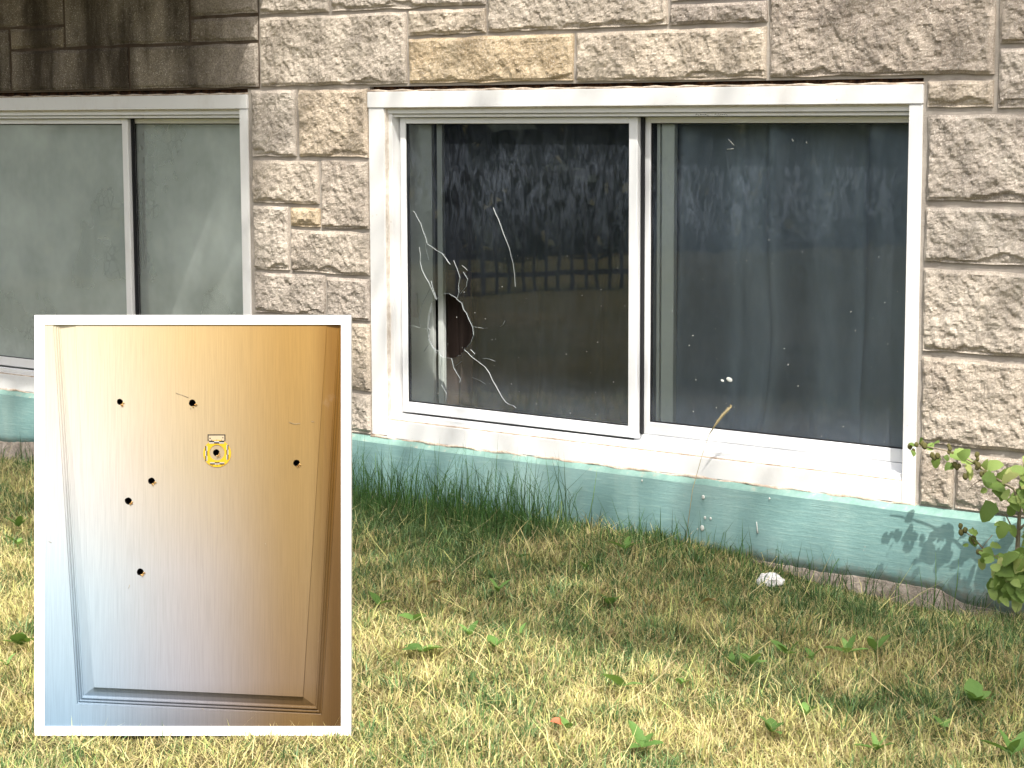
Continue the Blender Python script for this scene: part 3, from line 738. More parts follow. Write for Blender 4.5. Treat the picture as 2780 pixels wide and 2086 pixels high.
for (hx, hy), rim in zip(holes, rims):
    v = []; f = []
    for i, n in ((1.0, -.0012), (.95, -.004), (.9, -.024)):
        v += [dp(hx + (p[0]-hx) * i, hy + (p[1]-hy) * i, n) for p in rim]
    for r_ in range(2):
        for k in range(16): f.append([r_*16+k, r_*16+(k+1) % 16, (r_+1)*16+(k+1) % 16, (r_+1)*16+k])
    f.append([32 + k for k in range(16)])
    h = pydata('bullet_hole', v, f, m_hole, door)
    bm = bmesh.new()
    for _ in range(7):     # torn fibre at the lower right of the hole
        a = rh.uniform(-1.35, -.25); r1 = rh.uniform(7.2, 9.2); r2 = r1 + rh.uniform(4.0, 8.5); da = rh.uniform(.16, .34)
        pts = [(hx + r1 * math.cos(a - da), hy - r1 * math.sin(a - da)), (hx + r1 * math.cos(a + da), hy - r1 * math.sin(a + da)),
               (hx + r2 * math.cos(a + .4 * da), hy - r2 * math.sin(a + .4 * da))]
        z = rh.uniform(.0004, .0014)
        t = [bm.verts.new(dp(*p, zz)) for p, zz in zip(pts, (-.0008, -.0008, z))]; b_ = bm.verts.new(dp((pts[0][0]+pts[1][0]+pts[2][0]) / 3, (pts[0][1]+pts[1][1]+pts[2][1]) / 3, z + .0012))
        for i in range(3): bm.faces.new((t[i], t[(i+1) % 3], b_))
    bm_obj('splinter', bm, m_fibre, h)
# border of the inset, with added backing and rear prop
bm = bmesh.new()
oa = [(94, 856), (94, 1998), (953, 1998), (953, 856)]; ob = [(121, 882), (121, 1972), (926, 1972), (926, 882)]
vo = [[bm.verts.new(dp(*p, n)) for p in ring] for ring, n in ((oa, -.030), (oa, .0015), (lerp(oa, ob, .04), .0024), (lerp(oa, ob, .96), .0024), (ob, .0018), (ob, -.004))]
for a, b in zip(vo, vo[1:]):
    for j in range(4): bm.faces.new((a[j], a[(j+1) % 4], b[(j+1) % 4], b[j]))
bmesh.ops.recalc_face_normals(bm, faces=bm.faces)
bm_obj('white_border', bm, m_border, door)
bm = bmesh.new(); add_box(bm, -428 * S, 428 * S, .002, 1140 * S, -.040, -.0301); bm_obj('backing_board', bm, m_plain, door)
for sx in (-.25, .25):
    bm = bmesh.new()
    tube(bm, [(sx, .62, -.040), (sx, .0, -.30)], [.012, .012], 8); bm_obj('prop_leg', bm, m_twig, door)
bm = bmesh.new()
for pts in ([(478,1068),(495,1073),(512,1080)], [(785,1147),(800,1152),(815,1150)], [(845,1145),(853,1146)], [(516,1107),(518,1112)], [(720,1475),(722,1482)], [(352,1588),(349,1598)], [(548,1923),(556,1932)], [(132,1470),(140,1474)]):
    tube(bm, [dp(*p, -.0006 if 880 > p[0] > 230 else .0004) for p in pts], [.0006] * len(pts), 4)
bm_obj('scratch', bm, m_twig, door)
# evidence marker stuck round the middle hole
mk = empty('evidence_marker'); m2 = Matrix(R.tolist()).to_4x4(); c0 = Vector(R @ np.array(dp(589.5, 1231.5, -.0010)) + base); m2.translation = c0; mk.matrix_world = m2
tag(mk, 'yellow ring-shaped evidence scale sticker round the central bullet hole of the door panel', 'evidence marker')
M = Mat('marker_yellow', (.46, .27, .006), .5, .3); m_yel = M.m
M = Mat('marker_cream', (.36, .29, .19), .6); m_cream = M.m
M = Mat('marker_black', (.012, .010, .012), .5); m_blk = M.m
M = Mat('marker_white', (.30, .28, .25), .5); m_wht = M.m
def mp(cx, cy, n): return ((cx - 900) / 10.05 * S, (920 - cy) / 10.05 * S, n)
v = []; f = []; N = 48
for k in range(N):
    a = 2 * math.pi * k / N; ca, sa = math.cos(a), math.sin(a)
    v += [mp(900 + 380 * ca, 920 - 372 * sa, 0), mp(900 + 380 * ca, 920 - 372 * sa, .0012), mp(897 + 205 * ca, 898 - 212 * sa, .0012), mp(897 + 205 * ca, 898 - 212 * sa, 0)]
for k in range(N):
    a, b = 4 * k, 4 * ((k + 1) % N)
    f += [[a, b, b+1, a+1], [a+1, b+1, b+2, a+2], [a+2, b+2, b+3, a+3]]
pydata('ring', v, f, m_yel, mk)
def mbox(bm, cx0, cx1, cy0, cy1, n0, n1, mi):
    a = mp(cx0, cy1, n0); b = mp(cx1, cy0, n1); add_box(bm, a[0], b[0], a[1], b[1], a[2], b[2], mi)
bm = bmesh.new(); mbox(bm, 640, 1125, 400, 570, .0, .0008, 0)
for q_ in ((640,1125,400,428),(640,668,428,570),(1097,1125,428,570)): mbox(bm, *q_, .0009, .0012, 1)
for q_ in ((690,720,495,525),(700,712,480,495),(1040,1072,478,492),(1050,1062,492,510)): mbox(bm, *q_, .0009, .0012, 1)
bm_obj('label_tab', bm, [m_cream, m_blk], mk)
def bar(x0, x1, y0, y1, horiz, flip):
    bm = bmesh.new()
    for i in range(3):
        for j in range(2):
            if horiz: q_ = (x0 + (x1-x0) * i / 3, x0 + (x1-x0) * (i+1) / 3, y0 + (y1-y0) * j / 2, y0 + (y1-y0) * (j+1) / 2)
            else: q_ = (x0 + (x1-x0) * j / 2, x0 + (x1-x0) * (j+1) / 2, y0 + (y1-y0) * i / 3, y0 + (y1-y0) * (i+1) / 3)
            mbox(bm, *q_, .0013, .0018, (i + j + flip) % 2)
    if horiz:
        for i in range(3):
            xm = x0 + (x1-x0) * (i + .5) / 3; yy = y0 - 30 if flip == 0 else y1 + 12
            mbox(bm, xm - 10, xm + 10, yy, yy + 18, .0013, .0016, 0)
    bm_obj('scale_bar', bm, [m_blk, m_wht], mk)
bar(685, 1090, 575, 650, True, 0); bar(702, 1100, 1160, 1220, True, 1); bar(578, 636, 715, 1125, False, 0); bar(1155, 1210, 685, 1090, False, 1)

# ------------------------------------------------------------------ grass
def blade_mesh(name, P, L, az, lean, bend, wid, col):
    n = len(P); d = np.stack([np.cos(az), np.sin(az), np.zeros(n)], -1); up = np.array([0, 0, 1.0])
    l2 = np.clip(lean + bend, 0, 1.75)
    mid = P + (L * .5)[:, None] * (np.sin(lean)[:, None] * d + np.cos(lean)[:, None] * up)
    tip = mid + (L * .5)[:, None] * (np.sin(l2)[:, None] * d + np.cos(l2)[:, None] * up)
    fa = az + math.pi / 2 + RNG.normal(0, .5, n)
    wv = np.stack([np.cos(fa), np.sin(fa), np.zeros(n)], -1) * wid[:, None]
    tip[:, 2] = np.maximum(tip[:, 2], P[:, 2] + .002)
    V = np.stack([P - wv, P + wv, mid + wv * .8, mid - wv * .8, tip], 1).reshape(-1, 3)
    b = (np.arange(n) * 5)[:, None]
    loops = np.concatenate([b + np.array([[0, 1, 2, 3]]), b + np.array([[3, 2, 4]])], 1).reshape(-1)
    tot = np.tile([4, 3], n); start = np.concatenate([[0], np.cumsum(tot)[:-1]])
    me = bpy.data.meshes.new(name)
    me.vertices.add(len(V)); me.vertices.foreach_set('co', V.astype(np.float32).ravel())
    me.loops.add(len(loops)); me.loops.foreach_set('vertex_index', loops.astype(np.int32))
    me.polygons.add(2 * n); me.polygons.foreach_set('loop_start', start.astype(np.int32)); me.polygons.foreach_set('loop_total', tot.astype(np.int32))
    at = me.attributes.new('blade', 'FLOAT_COLOR', 'POINT')
    cc = np.concatenate([np.repeat(col, 5, 0), np.ones((5 * n, 1))], 1)
    at.data.foreach_set('color', cc.astype(np.float32).ravel())
    me.update(); me.validate()
    o = link(name, me, m_grass); return o
def scatter(n, x0=-3.2, x1=4.2, y0=-3.9, y1=-.035):
    P = np.stack([RNG.uniform(x0, x1, n), RNG.uniform(y0, y1, n)], -1)
    Z = gz(P[:, 0], P[:, 1]); P = np.concatenate([P, Z[:, None]], 1)
    px, py = project(P)
    P = P[(px > -1200) & (px < 3500) & (py > 800) & (py < 2086 + 600)]
    # keep the footprint of the propped board clear
    q = (P - base) @ R
    inside = (np.abs(q[:, 0]) < 430 * S) & (q[:, 2] > -.05) & (q[:, 2] < .014)
    return P[~inside]
def near_board(P):
    q = (P - base) @ R
    return (np.abs(q[:, 0]) < 445 * S) & (q[:, 2] >= 0.0) & (q[:, 2] < .16)
def dryness(P):
    x, y = P[:, 0], P[:, 1]
    d = .62 + .85 * noise(x, y, 0, 2.4, 11) + .62 * noise(x, y, 0, 6.5, 12) + .3 * noise(x, y, 0, 15, 13)
    d += .34 * sstep(-y, .9, 1.7) - .20
    lush = sstep(x, -.25, .05) * (1 - sstep(x, .75, 1.15)) * (1 - sstep(-y, .30, .75))
    return np.clip(d - 1.1 * lush, -.3, 1.3), lush
def colours(n, dry):
    dr = np.array([[.64, .58, .25], [.74, .68, .33], [.46, .38, .18], [.56, .57, .21], [.62, .52, .28]])[RNG.integers(0, 5, n)]
    gr = np.array([[.11, .20, .065], [.17, .28, .10], [.26, .35, .12], [.075, .145, .05], [.22, .34, .16]])[RNG.integers(0, 5, n)]
    c = np.where(dry[:, None], dr, gr) * RNG.uniform(.5, 1.2, (n, 1)) * RNG.uniform(.94, 1.06, (n, 3))
    return c
def short(P, L):
    x, y = P[:, 0], P[:, 1]
    bare = sstep(x, 1.65, 1.85) * (1 - sstep(x, 2.35, 2.5)) * sstep(y, -.17, -.11)
    return L * (1 - .75 * bare)
def bare_soil(P):
    x, y = P[:, 0], P[:, 1]
    k = (1 - sstep(x, -1.5, -.7)) * sstep(y, -.75, -.35)
    k = np.maximum(k, .75 * sstep(noise(x, y, 0, 1.9, 51) + .4 * noise(x, y, 0, 7, 52), .30, .42))
    return RNG.random(len(P)) < .8 * k
# thatch: strands lying down
P = scatter(430000); dd, lush = dryness(P); n = len(P)
keep = RNG.random(n) < (.62 - .4 * lush); P, dd = P[keep], dd[keep]; n = len(P)
isdry = RNG.random(n) < .45 + .55 * dd
o = blade_mesh('thatch', P, short(P, RNG.uniform(.02, .07, n)), RNG.uniform(0, 6.283, n), RNG.uniform(.75, 1.5, n), RNG.uniform(-.6, .6, n), RNG.uniform(.0007, .0014, n), colours(n, isdry))
tag(o, 'dry thatch of flattened grass strands covering the lawn', 'grass', kind='stuff')
# standing blades
P = scatter(380000); P = P[~bare_soil(P)]; dd, lush = dryness(P); n = len(P)
isdry = RNG.random(n) < dd
wallside = sstep(-P[:, 1], .9, .05)
L = RNG.gamma(4, .0075, n) * (1 + .6 * lush + .25 * noise(P[:, 0], P[:, 1], 0, 4, 21)); L = np.clip(L, .012, .15)
L = np.where(near_board(P), np.minimum(L, .016), L)
L = short(P, L)
az = 6.283 * (noise(P[:, 0], P[:, 1], 0, 5, 61) + noise(P[:, 0], P[:, 1], 0, 14, 62)) + RNG.normal(0, 1.3, n)
o = blade_mesh('grass', P, L, az, np.abs(RNG.normal(.45, .45, n)), RNG.uniform(.1, 1.3, n), RNG.uniform(.0008, .0019, n), colours(n, isdry))
tag(o, 'patchy lawn of green and straw-yellow grass blades', 'grass', kind='stuff')
# denser tufts with blades fanning out from one root
Cn = scatter(2600, y0=-3.6); Cn = Cn[~bare_soil(Cn)]; kk = RNG.integers(14, 46, len(Cn)); P = np.repeat(Cn, kk, 0); n = len(P)
off = RNG.normal(0, 1, (n, 2)) * .013; P[:, :2] += off; dd, lush = dryness(np.repeat(Cn, kk, 0))
az = np.arctan2(off[:, 1], off[:, 0]) + RNG.normal(0, .4, n); isdry = np.repeat(RNG.random(len(Cn)), kk) < .75 * dd
L = np.repeat(RNG.uniform(.025, .085, len(Cn)), kk) * RNG.uniform(.5, 1.1, n); L = short(P, np.where(near_board(P), np.minimum(L, .016), L))
o = blade_mesh('grass_tuft', P, L, az, np.abs(RNG.normal(.5, .3, n)), RNG.uniform(.2, 1.2, n), RNG.uniform(.0008, .0018, n), colours(n, isdry))
tag(o, 'scattered denser tufts of green and straw grass', 'grass', kind='stuff')
# long bleached stalks lying across the lawn
P = scatter(6500); P = P[~near_board(P)]; n = len(P); P[:, 2] += .012
o = blade_mesh('dry_stalk', P, RNG.uniform(.06, .19, n), RNG.uniform(0, 6.283, n), RNG.uniform(.9, 1.5, n), RNG.uniform(-.35, .5, n), RNG.uniform(.0008, .0014, n), colours(n, np.ones(n, bool)) * 1.1)
tag(o, 'long bleached grass stalks strewn over the lawn', 'grass', kind='stuff')
# taller loose grass against the foundation
k = 1500
P = scatter(60000, -2.8, 2.5, -.55, -.05)
den = .15 + .38 * sstep(P[:, 0], 1.1, 1.3) * (1 - sstep(P[:, 0], 2.4, 2.5)) * sstep(P[:, 1], -.2, -.1) + 1.0 * sstep(P[:, 0], -.3, .0) * (1 - sstep(P[:, 0], .75, 1.15)); den *= sstep(P[:, 1], -.5, -.12)
P = P[RNG.random(len(P)) < den * .16]; n = len(P)
hh = np.where((P[:, 0] > -.3) & (P[:, 0] < 1.0), RNG.uniform(.08, .30, n), RNG.uniform(.04, .16, n))
hh = np.where((P[:, 0] > 1.25), hh * .95, hh)
o = blade_mesh('tall_grass', P, hh, RNG.uniform(0, 6.283, n), np.abs(RNG.normal(.2, .28, n)), np.abs(RNG.normal(.45, .45, n)), RNG.uniform(.0009, .0017, n),
               np.array([.06, .135, .035]) * RNG.uniform(.5, 1.4, (n, 1)))
tag(o, 'tall wispy dark green grass growing along the teal foundation', 'grass', kind='stuff')

# ------------------------------------------------------------------ leaves, weeds, shrub and litter
def leaf_mesh(name, l, wd, fold=.25, curl=.25, teeth=0, lobes=0.0, seed=0, heart=0.0):
    """flat-ish leaf growing along +Y from the origin, folded at the midrib"""
    n = 9; r = random.Random(seed); v = [(0, 0, 0)]; mid = []; le = []; ri = []
    for i in range(n):
        t = i / (n - 1); y = l * t
        ww = wd * (math.sin(math.pi * t ** .8) ** .75 if 0 < t < 1 else 0)
        if lobes: ww *= 1 + lobes * math.cos(t * 3 * 2 * math.pi)
        if teeth and i % 2: ww *= .78
        z = -curl * l * t * t
        mid.append((0, y, z))
        jit = 1 + r.uniform(-.08, .08)
        yo = y - (heart * l * (1 - t) if 0 < t < .35 else 0)
        le.append((-ww * jit, yo + .04 * l * (i % 2) * (1 if teeth else 0), z + fold * ww)); ri.append((ww * jit, yo + .04 * l * (i % 2) * (1 if teeth else 0), z + fold * ww))
    v = mid + le + ri; f = []
    for i in range(n - 1):
        a, b = i, i + 1
        f.append([n + a, a, b, n + b]); f.append([a, 2*n + a, 2*n + b, b])
    me = bpy.data.meshes.new(name); me.from_pydata(v, [], f); me.update(); me.polygons.foreach_set('use_smooth', [True] * len(f))
    return me
def put(name, me, loc, az, pitch, roll, s, parent=None):
    o = bpy.data.objects.new(name, me); C.objects.link(o)
    M_ = Matrix.Translation(loc) @ Matrix.Rotation(az, 4, 'Z') @ Matrix.Rotation(pitch, 4, 'X') @ Matrix.Rotation(roll, 4, 'Y') @ Matrix.Scale(s, 4)
    if parent is not None: o.parent = parent
    o.matrix_local = M_
    return o
weedleaf = [leaf_mesh('leaf', 1, .24, .3, .25, 1, 0, 1), leaf_mesh('leaf', 1, .33, .2, .3, 0, 0, 2), leaf_mesh('leaf', 1, .22, .35, .15, 1, .25, 3)]
for me in weedleaf: me.materials.append(m_weed)
weeds = [ # px, py (2780-wide photo), leaf length, count, label
 (1697,1512,.080,3,'broadleaf weed with two upright leaves below the middle of the sill'),
 (1408,1530,.060,2,'pale yellow-green weed in the shaded grass left of the centre post'),
 (1658,1650,.085,4,'bright weed with a tall toothed leaf at the edge of the shade'),
 (1352,1625,.065,3,'low weed with spreading leaves under the broken pane'),
 (1030,1660,.070,2,'dark green weed leaf beside the right border of the door panel'),
 (1130,1698,.070,3,'weed half in sun at the shade edge right of the door panel'),
 (1150,1790,.085,4,'large sunlit pale weed right of the door panel'),
 (1275,1745,.070,4,'dark toothed weed just inside the sunlit grass'),
 (1345,1780,.055,3,'pale rounded weed in the sun by the dark toothed weed'),
 (1412,1740,.050,2,'small upright weed at the shade edge below the broken pane'),
 (2137,1785,.085,4,'broad rounded weed leaf in front of the white tissue'),
 (2205,1790,.075,3,'weed beside the broad rounded leaf in the right lawn'),
 (2300,1775,.080,5,'spreading cluster of weed leaves in the right-hand shade'),
 (2375,1765,.085,3,'weed with one tall pointed leaf in the right-hand shade'),
 (2040,1820,.080,4,'weed with narrow pointed leaves in the sun and shade line'),
 (1985,1825,.055,3,'small weed to the left of the narrow pointed leaves'),
 (1690,1890,.085,2,'single tall pale leaf in the sunlit lawn'),
 (1848,1880,.050,3,'small pale weed near the single tall pale leaf'),
 (1745,2060,.085,4,'round-leaved weed at the bottom edge in the middle'),
 (2095,2000,.065,4,'dark weed tuft in the bottom sunlit grass'),
 (2190,1955,.060,3,'small weed near the bottom right sunlit strip'),
 (2380,2050,.075,5,'weed cluster at the bottom right'),
 (2560,1985,.060,3,'small green weed below the long dry stalks'),
 (2650,1925,.085,5,'weed with drooping leaves in the darker right grass'),
 (2745,2060,.120,4,'big broad-leaved weed in the bottom right corner'),
 (1540,2010,.045,2,'tiny weed by the red leaf'),
 (52,1450,.075,4,'bright upright weed left of the door panel under the lace-curtained window'),
 (48,1500,.080,3,'darker weed just below the bright upright weed left of the door panel'),
 (55,1770,.080,4,'weed with broad leaves low on the left side of the door panel'),
 (20,1830,.060,3,'small round weed at the left edge of the lawn'),
 (1590,1560,.055,3,'grey-green weed in the grass under the window post'),
 (2280,1530,.045,2,'tiny weed close to the bare footing')]
rw = random.Random(21)
for i, (px, py, l, cnt, lab) in enumerate(weeds):
    p = groundpt(px, py); p[2] = float(gz(p[0:1], p[1:2])[0]) + .008
    e = empty('weed', p); tag(e, lab, 'weed', 'broadleaf weeds growing in the lawn')
    me = weedleaf[rw.randrange(3)]; a0 = rw.uniform(0, 6.28)
    for k in range(cnt):
        up = rw.uniform(.35, 1.15)
        put('leaf', me, (0, 0, .014), a0 + 6.283 * k / cnt + rw.uniform(-.4, .4), up, rw.uniform(-.4, .4), l * rw.uniform(.5, .8), e)
lm = leaf_mesh('dry_leaf', .045, .014, .5, .5, 0, 0, 7)
for px, py, mat, lab, nm in ((1493, 2004, m_redleaf, 'orange-red fallen leaf on the sunlit lawn', 'fallen_leaf'),
                             (1198, 1620, m_brownleaf, 'tan dry leaf on the shaded grass beside the door panel', 'fallen_leaf'),
                             (1943, 1650, m_brownleaf, 'tan dry leaf in the grass below the white tissue', 'fallen_leaf')):
    me = lm.copy(); me.materials.append(mat); p = groundpt(px, py); p[2] = float(gz(p[0:1], p[1:2])[0]) + .035
    o = put(nm, me, p, rw.uniform(0, 6), .15, .2, 1.0 if mat is not m_redleaf else .9); tag(o, lab, 'leaf', 'fallen leaves on the lawn')
# crumpled tissue
bm = bmesh.new(); bmesh.ops.create_icosphere(bm, subdivisions=4, radius=1)
for v in bm.verts:
    c = np.array(v.co); k = 1 + .45 * float(noise(c[0:1], c[1:2], c[2:3], 1.6, 3)[0]) + .5 * abs(float(noise(c[0:1], c[1:2], c[2:3], 3.5, 4)[0]))
    v.co = Vector((c[0] * k * .035, c[1] * k * .026, max(c[2] * k, -.5) * .021))
p = groundpt(2090, 1572); p[2] = float(gz(p[0:1], p[1:2])[0]) + .024
o = bm_obj('tissue', bm, m_tissue); o.location = p; o.rotation_euler = (0, 0, .6); tag(o, 'crumpled white tissue lying in the grass by the foundation', 'litter')
# tall dry seed stalk
base_st = wallpt(1860, 1448, -.07); base_st[2] = float(gz(base_st[0:1], base_st[1:2])[0])
pts = [base_st] + [wallpt(x, y, -.075) for x, y in ((1880, 1330), (1905, 1240), (1925, 1180), (1945, 1150), (1960, 1130), (1975, 1115), (1986, 1104))]
st = empty('grass_stalk', pts[0]); tag(st, 'tall dry grass stalk with a seed head leaning in front of the sill', 'grass stalk')
bm = bmesh.new(); tube(bm, [Vector(q_ - pts[0]) for q_ in pts[:5]], [.0011, .001, .0009, .0008, .0007], 5); bm_obj('stem', bm, m_straw, st)
bm = bmesh.new(); tube(bm, [Vector(q_ - pts[0]) for q_ in pts[3:]], [.0008, .0036, .0046, .0042, .0014], 6)
for k in range(70):
    t = rw.random(); i = min(int(t * 3), 2); a = Vector(pts[4 + i] - pts[0]); b = Vector(pts[5 + i] - pts[0]); q_ = a.lerp(b, t * 3 - i)
    tube(bm, [q_, q_ + Vector((rw.uniform(-.004, .006), rw.uniform(-.004, .004), rw.uniform(.002, .009)))], [.0012, .0003], 4)
bm_obj('seed_head', bm, m_straw, st)
for i, (ax, ay, bx_, by) in enumerate(((1592, 1420, 1621, 1275), (1010, 1310, 1020, 1230), (2586, 1640, 2603, 1515), (2536, 1600, 2540, 1500))):
    a = wallpt(ax, ay, -.08); b = wallpt(bx_, by, -.075); a[2] = min(a[2], float(gz(a[0:1], a[1:2])[0]) + .004)
    bm = bmesh.new(); tube(bm, [(0, 0, 0), Vector((b - a) * .55) + Vector((.004, 0, 0)), Vector(b - a)], [.0016, .0013, .0004], 5)
    o = bm_obj('grass_stalk', bm, m_weed); o.location = a
    tag(o, ('dark upright grass blade before the teal foundation below the window post', 'dark grass blade by the door panel corner at the foundation', 'dark upright blade before the bare footing nearest the shrub', 'thin blade left of the dark upright blade by the bare footing')[i], 'grass stalk', 'single tall stalks at the foundation')

# shrub against the right end of the wall
def sp_(cx, cy, y=-.16): return wallpt(2400 + cx / 3.131, 1150 + cy / 3.131, y)
sb = sp_(1130, 1560, -.12); sb[2] = float(gz(sb[0:1], sb[1:2])[0]) - .01
shrub = empty('shrub', sb); tag(shrub, 'leafy green shrub with brown buds at the right end of the foundation', 'shrub')
branches = [([(1130,1560),(1120,1300),(1135,1050),(1150,800),(1160,500),(1190,300)], -.13, .009, 'stem'),
            ([(1150,700),(1105,560),(1010,500),(900,440),(820,370),(700,300),(560,240),(430,210),(290,190),(215,195)], -.17, .004, 'branch'),
            ([(1125,1200),(1000,1150),(900,1110),(830,1050),(770,980),(700,930),(640,890)], -.19, .0035, 'branch'),
            ([(1130,980),(1070,850),(1040,790),(1000,770)], -.16, .003, 'branch'),
            ([(1130,1350),(1050,1300),(980,1280),(930,1340)], -.18, .003, 'branch'),
            ([(1150,900),(1260,800),(1400,760),(1500,700)], -.2, .004, 'branch'), ([(1120,1300),(1230,1200),(1330,1150),(1450,1180)], -.22, .004, 'branch'),
            ([(1160,560),(1260,450),(1330,330),(1380,200)], -.16, .004, 'branch'),
            ([(820,480),(760,520),(705,580)], -.18, .0015, 'branch'), ([(920,950),(860,1020),(815,1095)], -.20, .0013, 'branch')]
for pts, y, r, nm in branches:
    bm = bmesh.new(); n = len(pts)
    tube(bm, [Vector(sp_(*p, y + (.02 * i / n)) - sb) for i, p in enumerate(pts)], [r * (1 - .65 * i / (n - 1)) for i in range(n)], 6)
    bm_obj(nm, bm, m_twig, shrub)
shleaf = [leaf_mesh('leaf', 1, .38, .22, .2, 1, .0, 11, .12), leaf_mesh('leaf', 1, .45, .15, .3, 1, .12, 12, .15), leaf_mesh('leaf', 1, .33, .3, .15, 1, 0, 13, .1)]
for me in shleaf: me.materials.append(m_shrub)
rs = random.Random(31)
# (crop x, crop y of the leaf base, image direction in degrees (0 right, 90 up), length in crop px)
L_ = [(380,230,70,90),(400,190,40,80),(240,230,-70,50),(260,190,150,55),(300,170,60,50),(450,270,-100,130),(520,270,-60,60),(560,260,-20,130),(600,250,20,110),(650,310,-10,130),(640,300,40,120),
      (600,350,-150,80),(560,330,-120,90),(720,380,-80,110),(740,330,10,60),(700,350,-60,80),(830,400,60,110),(880,370,15,130),(850,430,-30,120),(870,440,-80,110),(900,520,-20,150),(960,520,50,190),(1000,500,30,170),
      (940,540,-50,120),(1050,480,80,120),(880,560,-160,80),(1010,600,-110,80),(1010,650,60,120),(1080,620,-60,150),(1060,640,-20,120),(940,680,-130,210),(960,700,-150,120),(1090,700,-100,110),(1040,840,-120,170),(1060,860,-60,120),(1000,850,-170,70),
      (790,940,150,80),(770,980,-120,90),(720,1030,190,60),(760,930,60,50),(850,1060,-60,120),(880,1100,-110,120),(900,1030,-10,110),(950,1120,-30,120),(840,1150,-100,110),(930,1140,-150,90),(1010,1180,30,150),(1050,1180,-40,150),(960,1250,-10,140),(990,1240,160,110),
      (1060,1280,-160,170),(1040,1350,190,150),(1100,1180,60,160),(1150,1200,-20,150),(1140,1120,20,120),(960,1330,-130,140),(1000,1400,-100,140),(920,1400,-80,110),(1080,1380,-50,160),(1110,1300,30,140),(1150,1400,-60,160),(1080,1420,-110,130),(1130,1480,-90,120),(1190,1300,0,140),(1180,1250,60,130),
      (1170,480,50,120),(1190,520,-20,130),(1200,620,10,120),(1170,560,-70,120),(1210,760,30,130),(1180,680,-40,120)]
for k in range(60):
    L_.append((rs.uniform(1180, 1500), rs.uniform(300, 1500), rs.uniform(0, 360), rs.uniform(100, 170)))
for k in range(60):
    L_.append((rs.uniform(960, 1190), rs.uniform(1120, 1480), rs.uniform(0, 360), rs.uniform(70, 130)))
toward = np.array([.64, -.76, .12])
for cx, cy, ang, ln in L_:
    y = -.15 - rs.uniform(0, .09)
    a = sp_(cx, cy, y); th = math.radians(ang)
    b = sp_(cx + ln * math.cos(th), cy - ln * math.sin(th), y - rs.uniform(-.02, .03))
    dv = Vector(b - a); le = dv.length; dv.normalize()
    nrm = Vector(toward) + Vector((rs.uniform(-.5, .5), rs.uniform(-.3, .3), rs.uniform(.1, 1.1)))
    nrm = (nrm - dv * nrm.dot(dv)).normalized(); xx = dv.cross(nrm)
    M_ = Matrix((xx, dv, nrm)).transposed().to_4x4() @ Matrix.Scale(le * .92, 4); M_.translation = Vector(a - sb)
    o = bpy.data.objects.new('leaf', rs.choice(shleaf)); C.objects.link(o); o.parent = shrub; o.matrix_local = M_
buds = [(220,195),(250,230),(275,180),(320,165),(345,190),(410,270),(430,290),(455,275),(550,190),(560,215),(550,245),(580,260),(600,350),(620,370),(790,265),(795,300),(780,330),(800,355),(790,375),(650,870),(655,925),(690,905),(760,980),(770,1010),(830,430),(860,420),(800,1090),(830,1100),(690,450),(640,360)]
bm0 = bmesh.new(); bmesh.ops.create_icosphere(bm0, subdivisions=2, radius=1)
for v in bm0.verts: v.co *= 1 + .35 * float(noise(np.array([v.co.x]), np.array([v.co.y]), np.array([v.co.z]), 3, 5)[0]); 
bme = bpy.data.meshes.new('bud'); bm0.to_mesh(bme); bm0.free(); bme.materials.append(m_bud)
for cx, cy in buds:
    o = bpy.data.objects.new('bud', bme); C.objects.link(o); o.parent = shrub; o.location = Vector(sp_(cx, cy, -.19) - sb); s = rs.uniform(.005, .0085); o.scale = (s, s, s * 1.25)

# ------------------------------------------------------------------ far side of the yard (seen only as reflections in the glass)
def mirror_ground(px, py):
    q_ = groundpt(px, py); return np.array([q_[0], .11 - q_[1], 0])
fa = mirror_ground(1240, 806); fb = mirror_ground(1760, 782)
fl = empty('iron_fence', (fa + fb) / 2); tag(fl, 'low black iron picket fence across the yard, mirrored in the broken pane', 'fence')
M = Mat('fence_black', (.02, .02, .022), .5); m_fence = M.m
dv = fb - fa; Ln = np.linalg.norm(dv); dv /= Ln; ang = math.atan2(dv[1], dv[0])
bmp = bmesh.new(); add_box(bmp, -.010, .010, -.010, .010, 0, .95); mep = bpy.data.meshes.new('picket'); bmp.to_mesh(mep); bmp.free(); mep.materials.append(m_fence)
for i in range(int(Ln / .11) + 1):
    o = bpy.data.objects.new('picket', mep); C.objects.link(o); o.parent = fl; o.location = Vector(fa + dv * i * .11 - (fa + fb) / 2); o.rotation_euler = (0, 0, ang)
for zz in (.12, .88):
    bm = bmesh.new(); add_box(bm, -Ln / 2, Ln / 2, -.018, .018, zz, zz + .04); o = bm_obj('rail', bm, m_fence, fl); o.rotation_euler = (0, 0, ang)
M = Mat('hedge_leaf', rough=.8); M.col(M.ramp(M.noise(3, 5, .7), [(.35, (.025, .035, .03)), (.65, (.06, .075, .055))])); m_hedge = M.m
hc = mirror_ground(1450, 690); 
def hedge():
    n = 9000; t = RNG.uniform(-11, 11, n); hgt = RNG.random(n) ** .8 * 2.6; dep = RNG.normal(0, .35, n) * (1.2 - hgt / 4)
    px_ = hc[0] + dv[0] * t - dv[1] * (dep); py_ = hc[1] + dv[1] * t + dv[0] * dep
    P_ = np.stack([px_, py_, hgt], -1); A = RNG.normal(size=(n, 3)) * .11; B = RNG.normal(size=(n, 3)) * .11
    V_ = np.stack([P_ - A, P_ + B, P_ + A, P_ - B], 1).reshape(-1, 3); F_ = (np.arange(n)[:, None] * 4 + np.arange(4)[None]).tolist()
    o = pydata('hedge', V_, F_, m_hedge); tag(o, 'dark clipped hedge across the yard behind the iron fence', 'hedge', kind='stuff')
hedge()

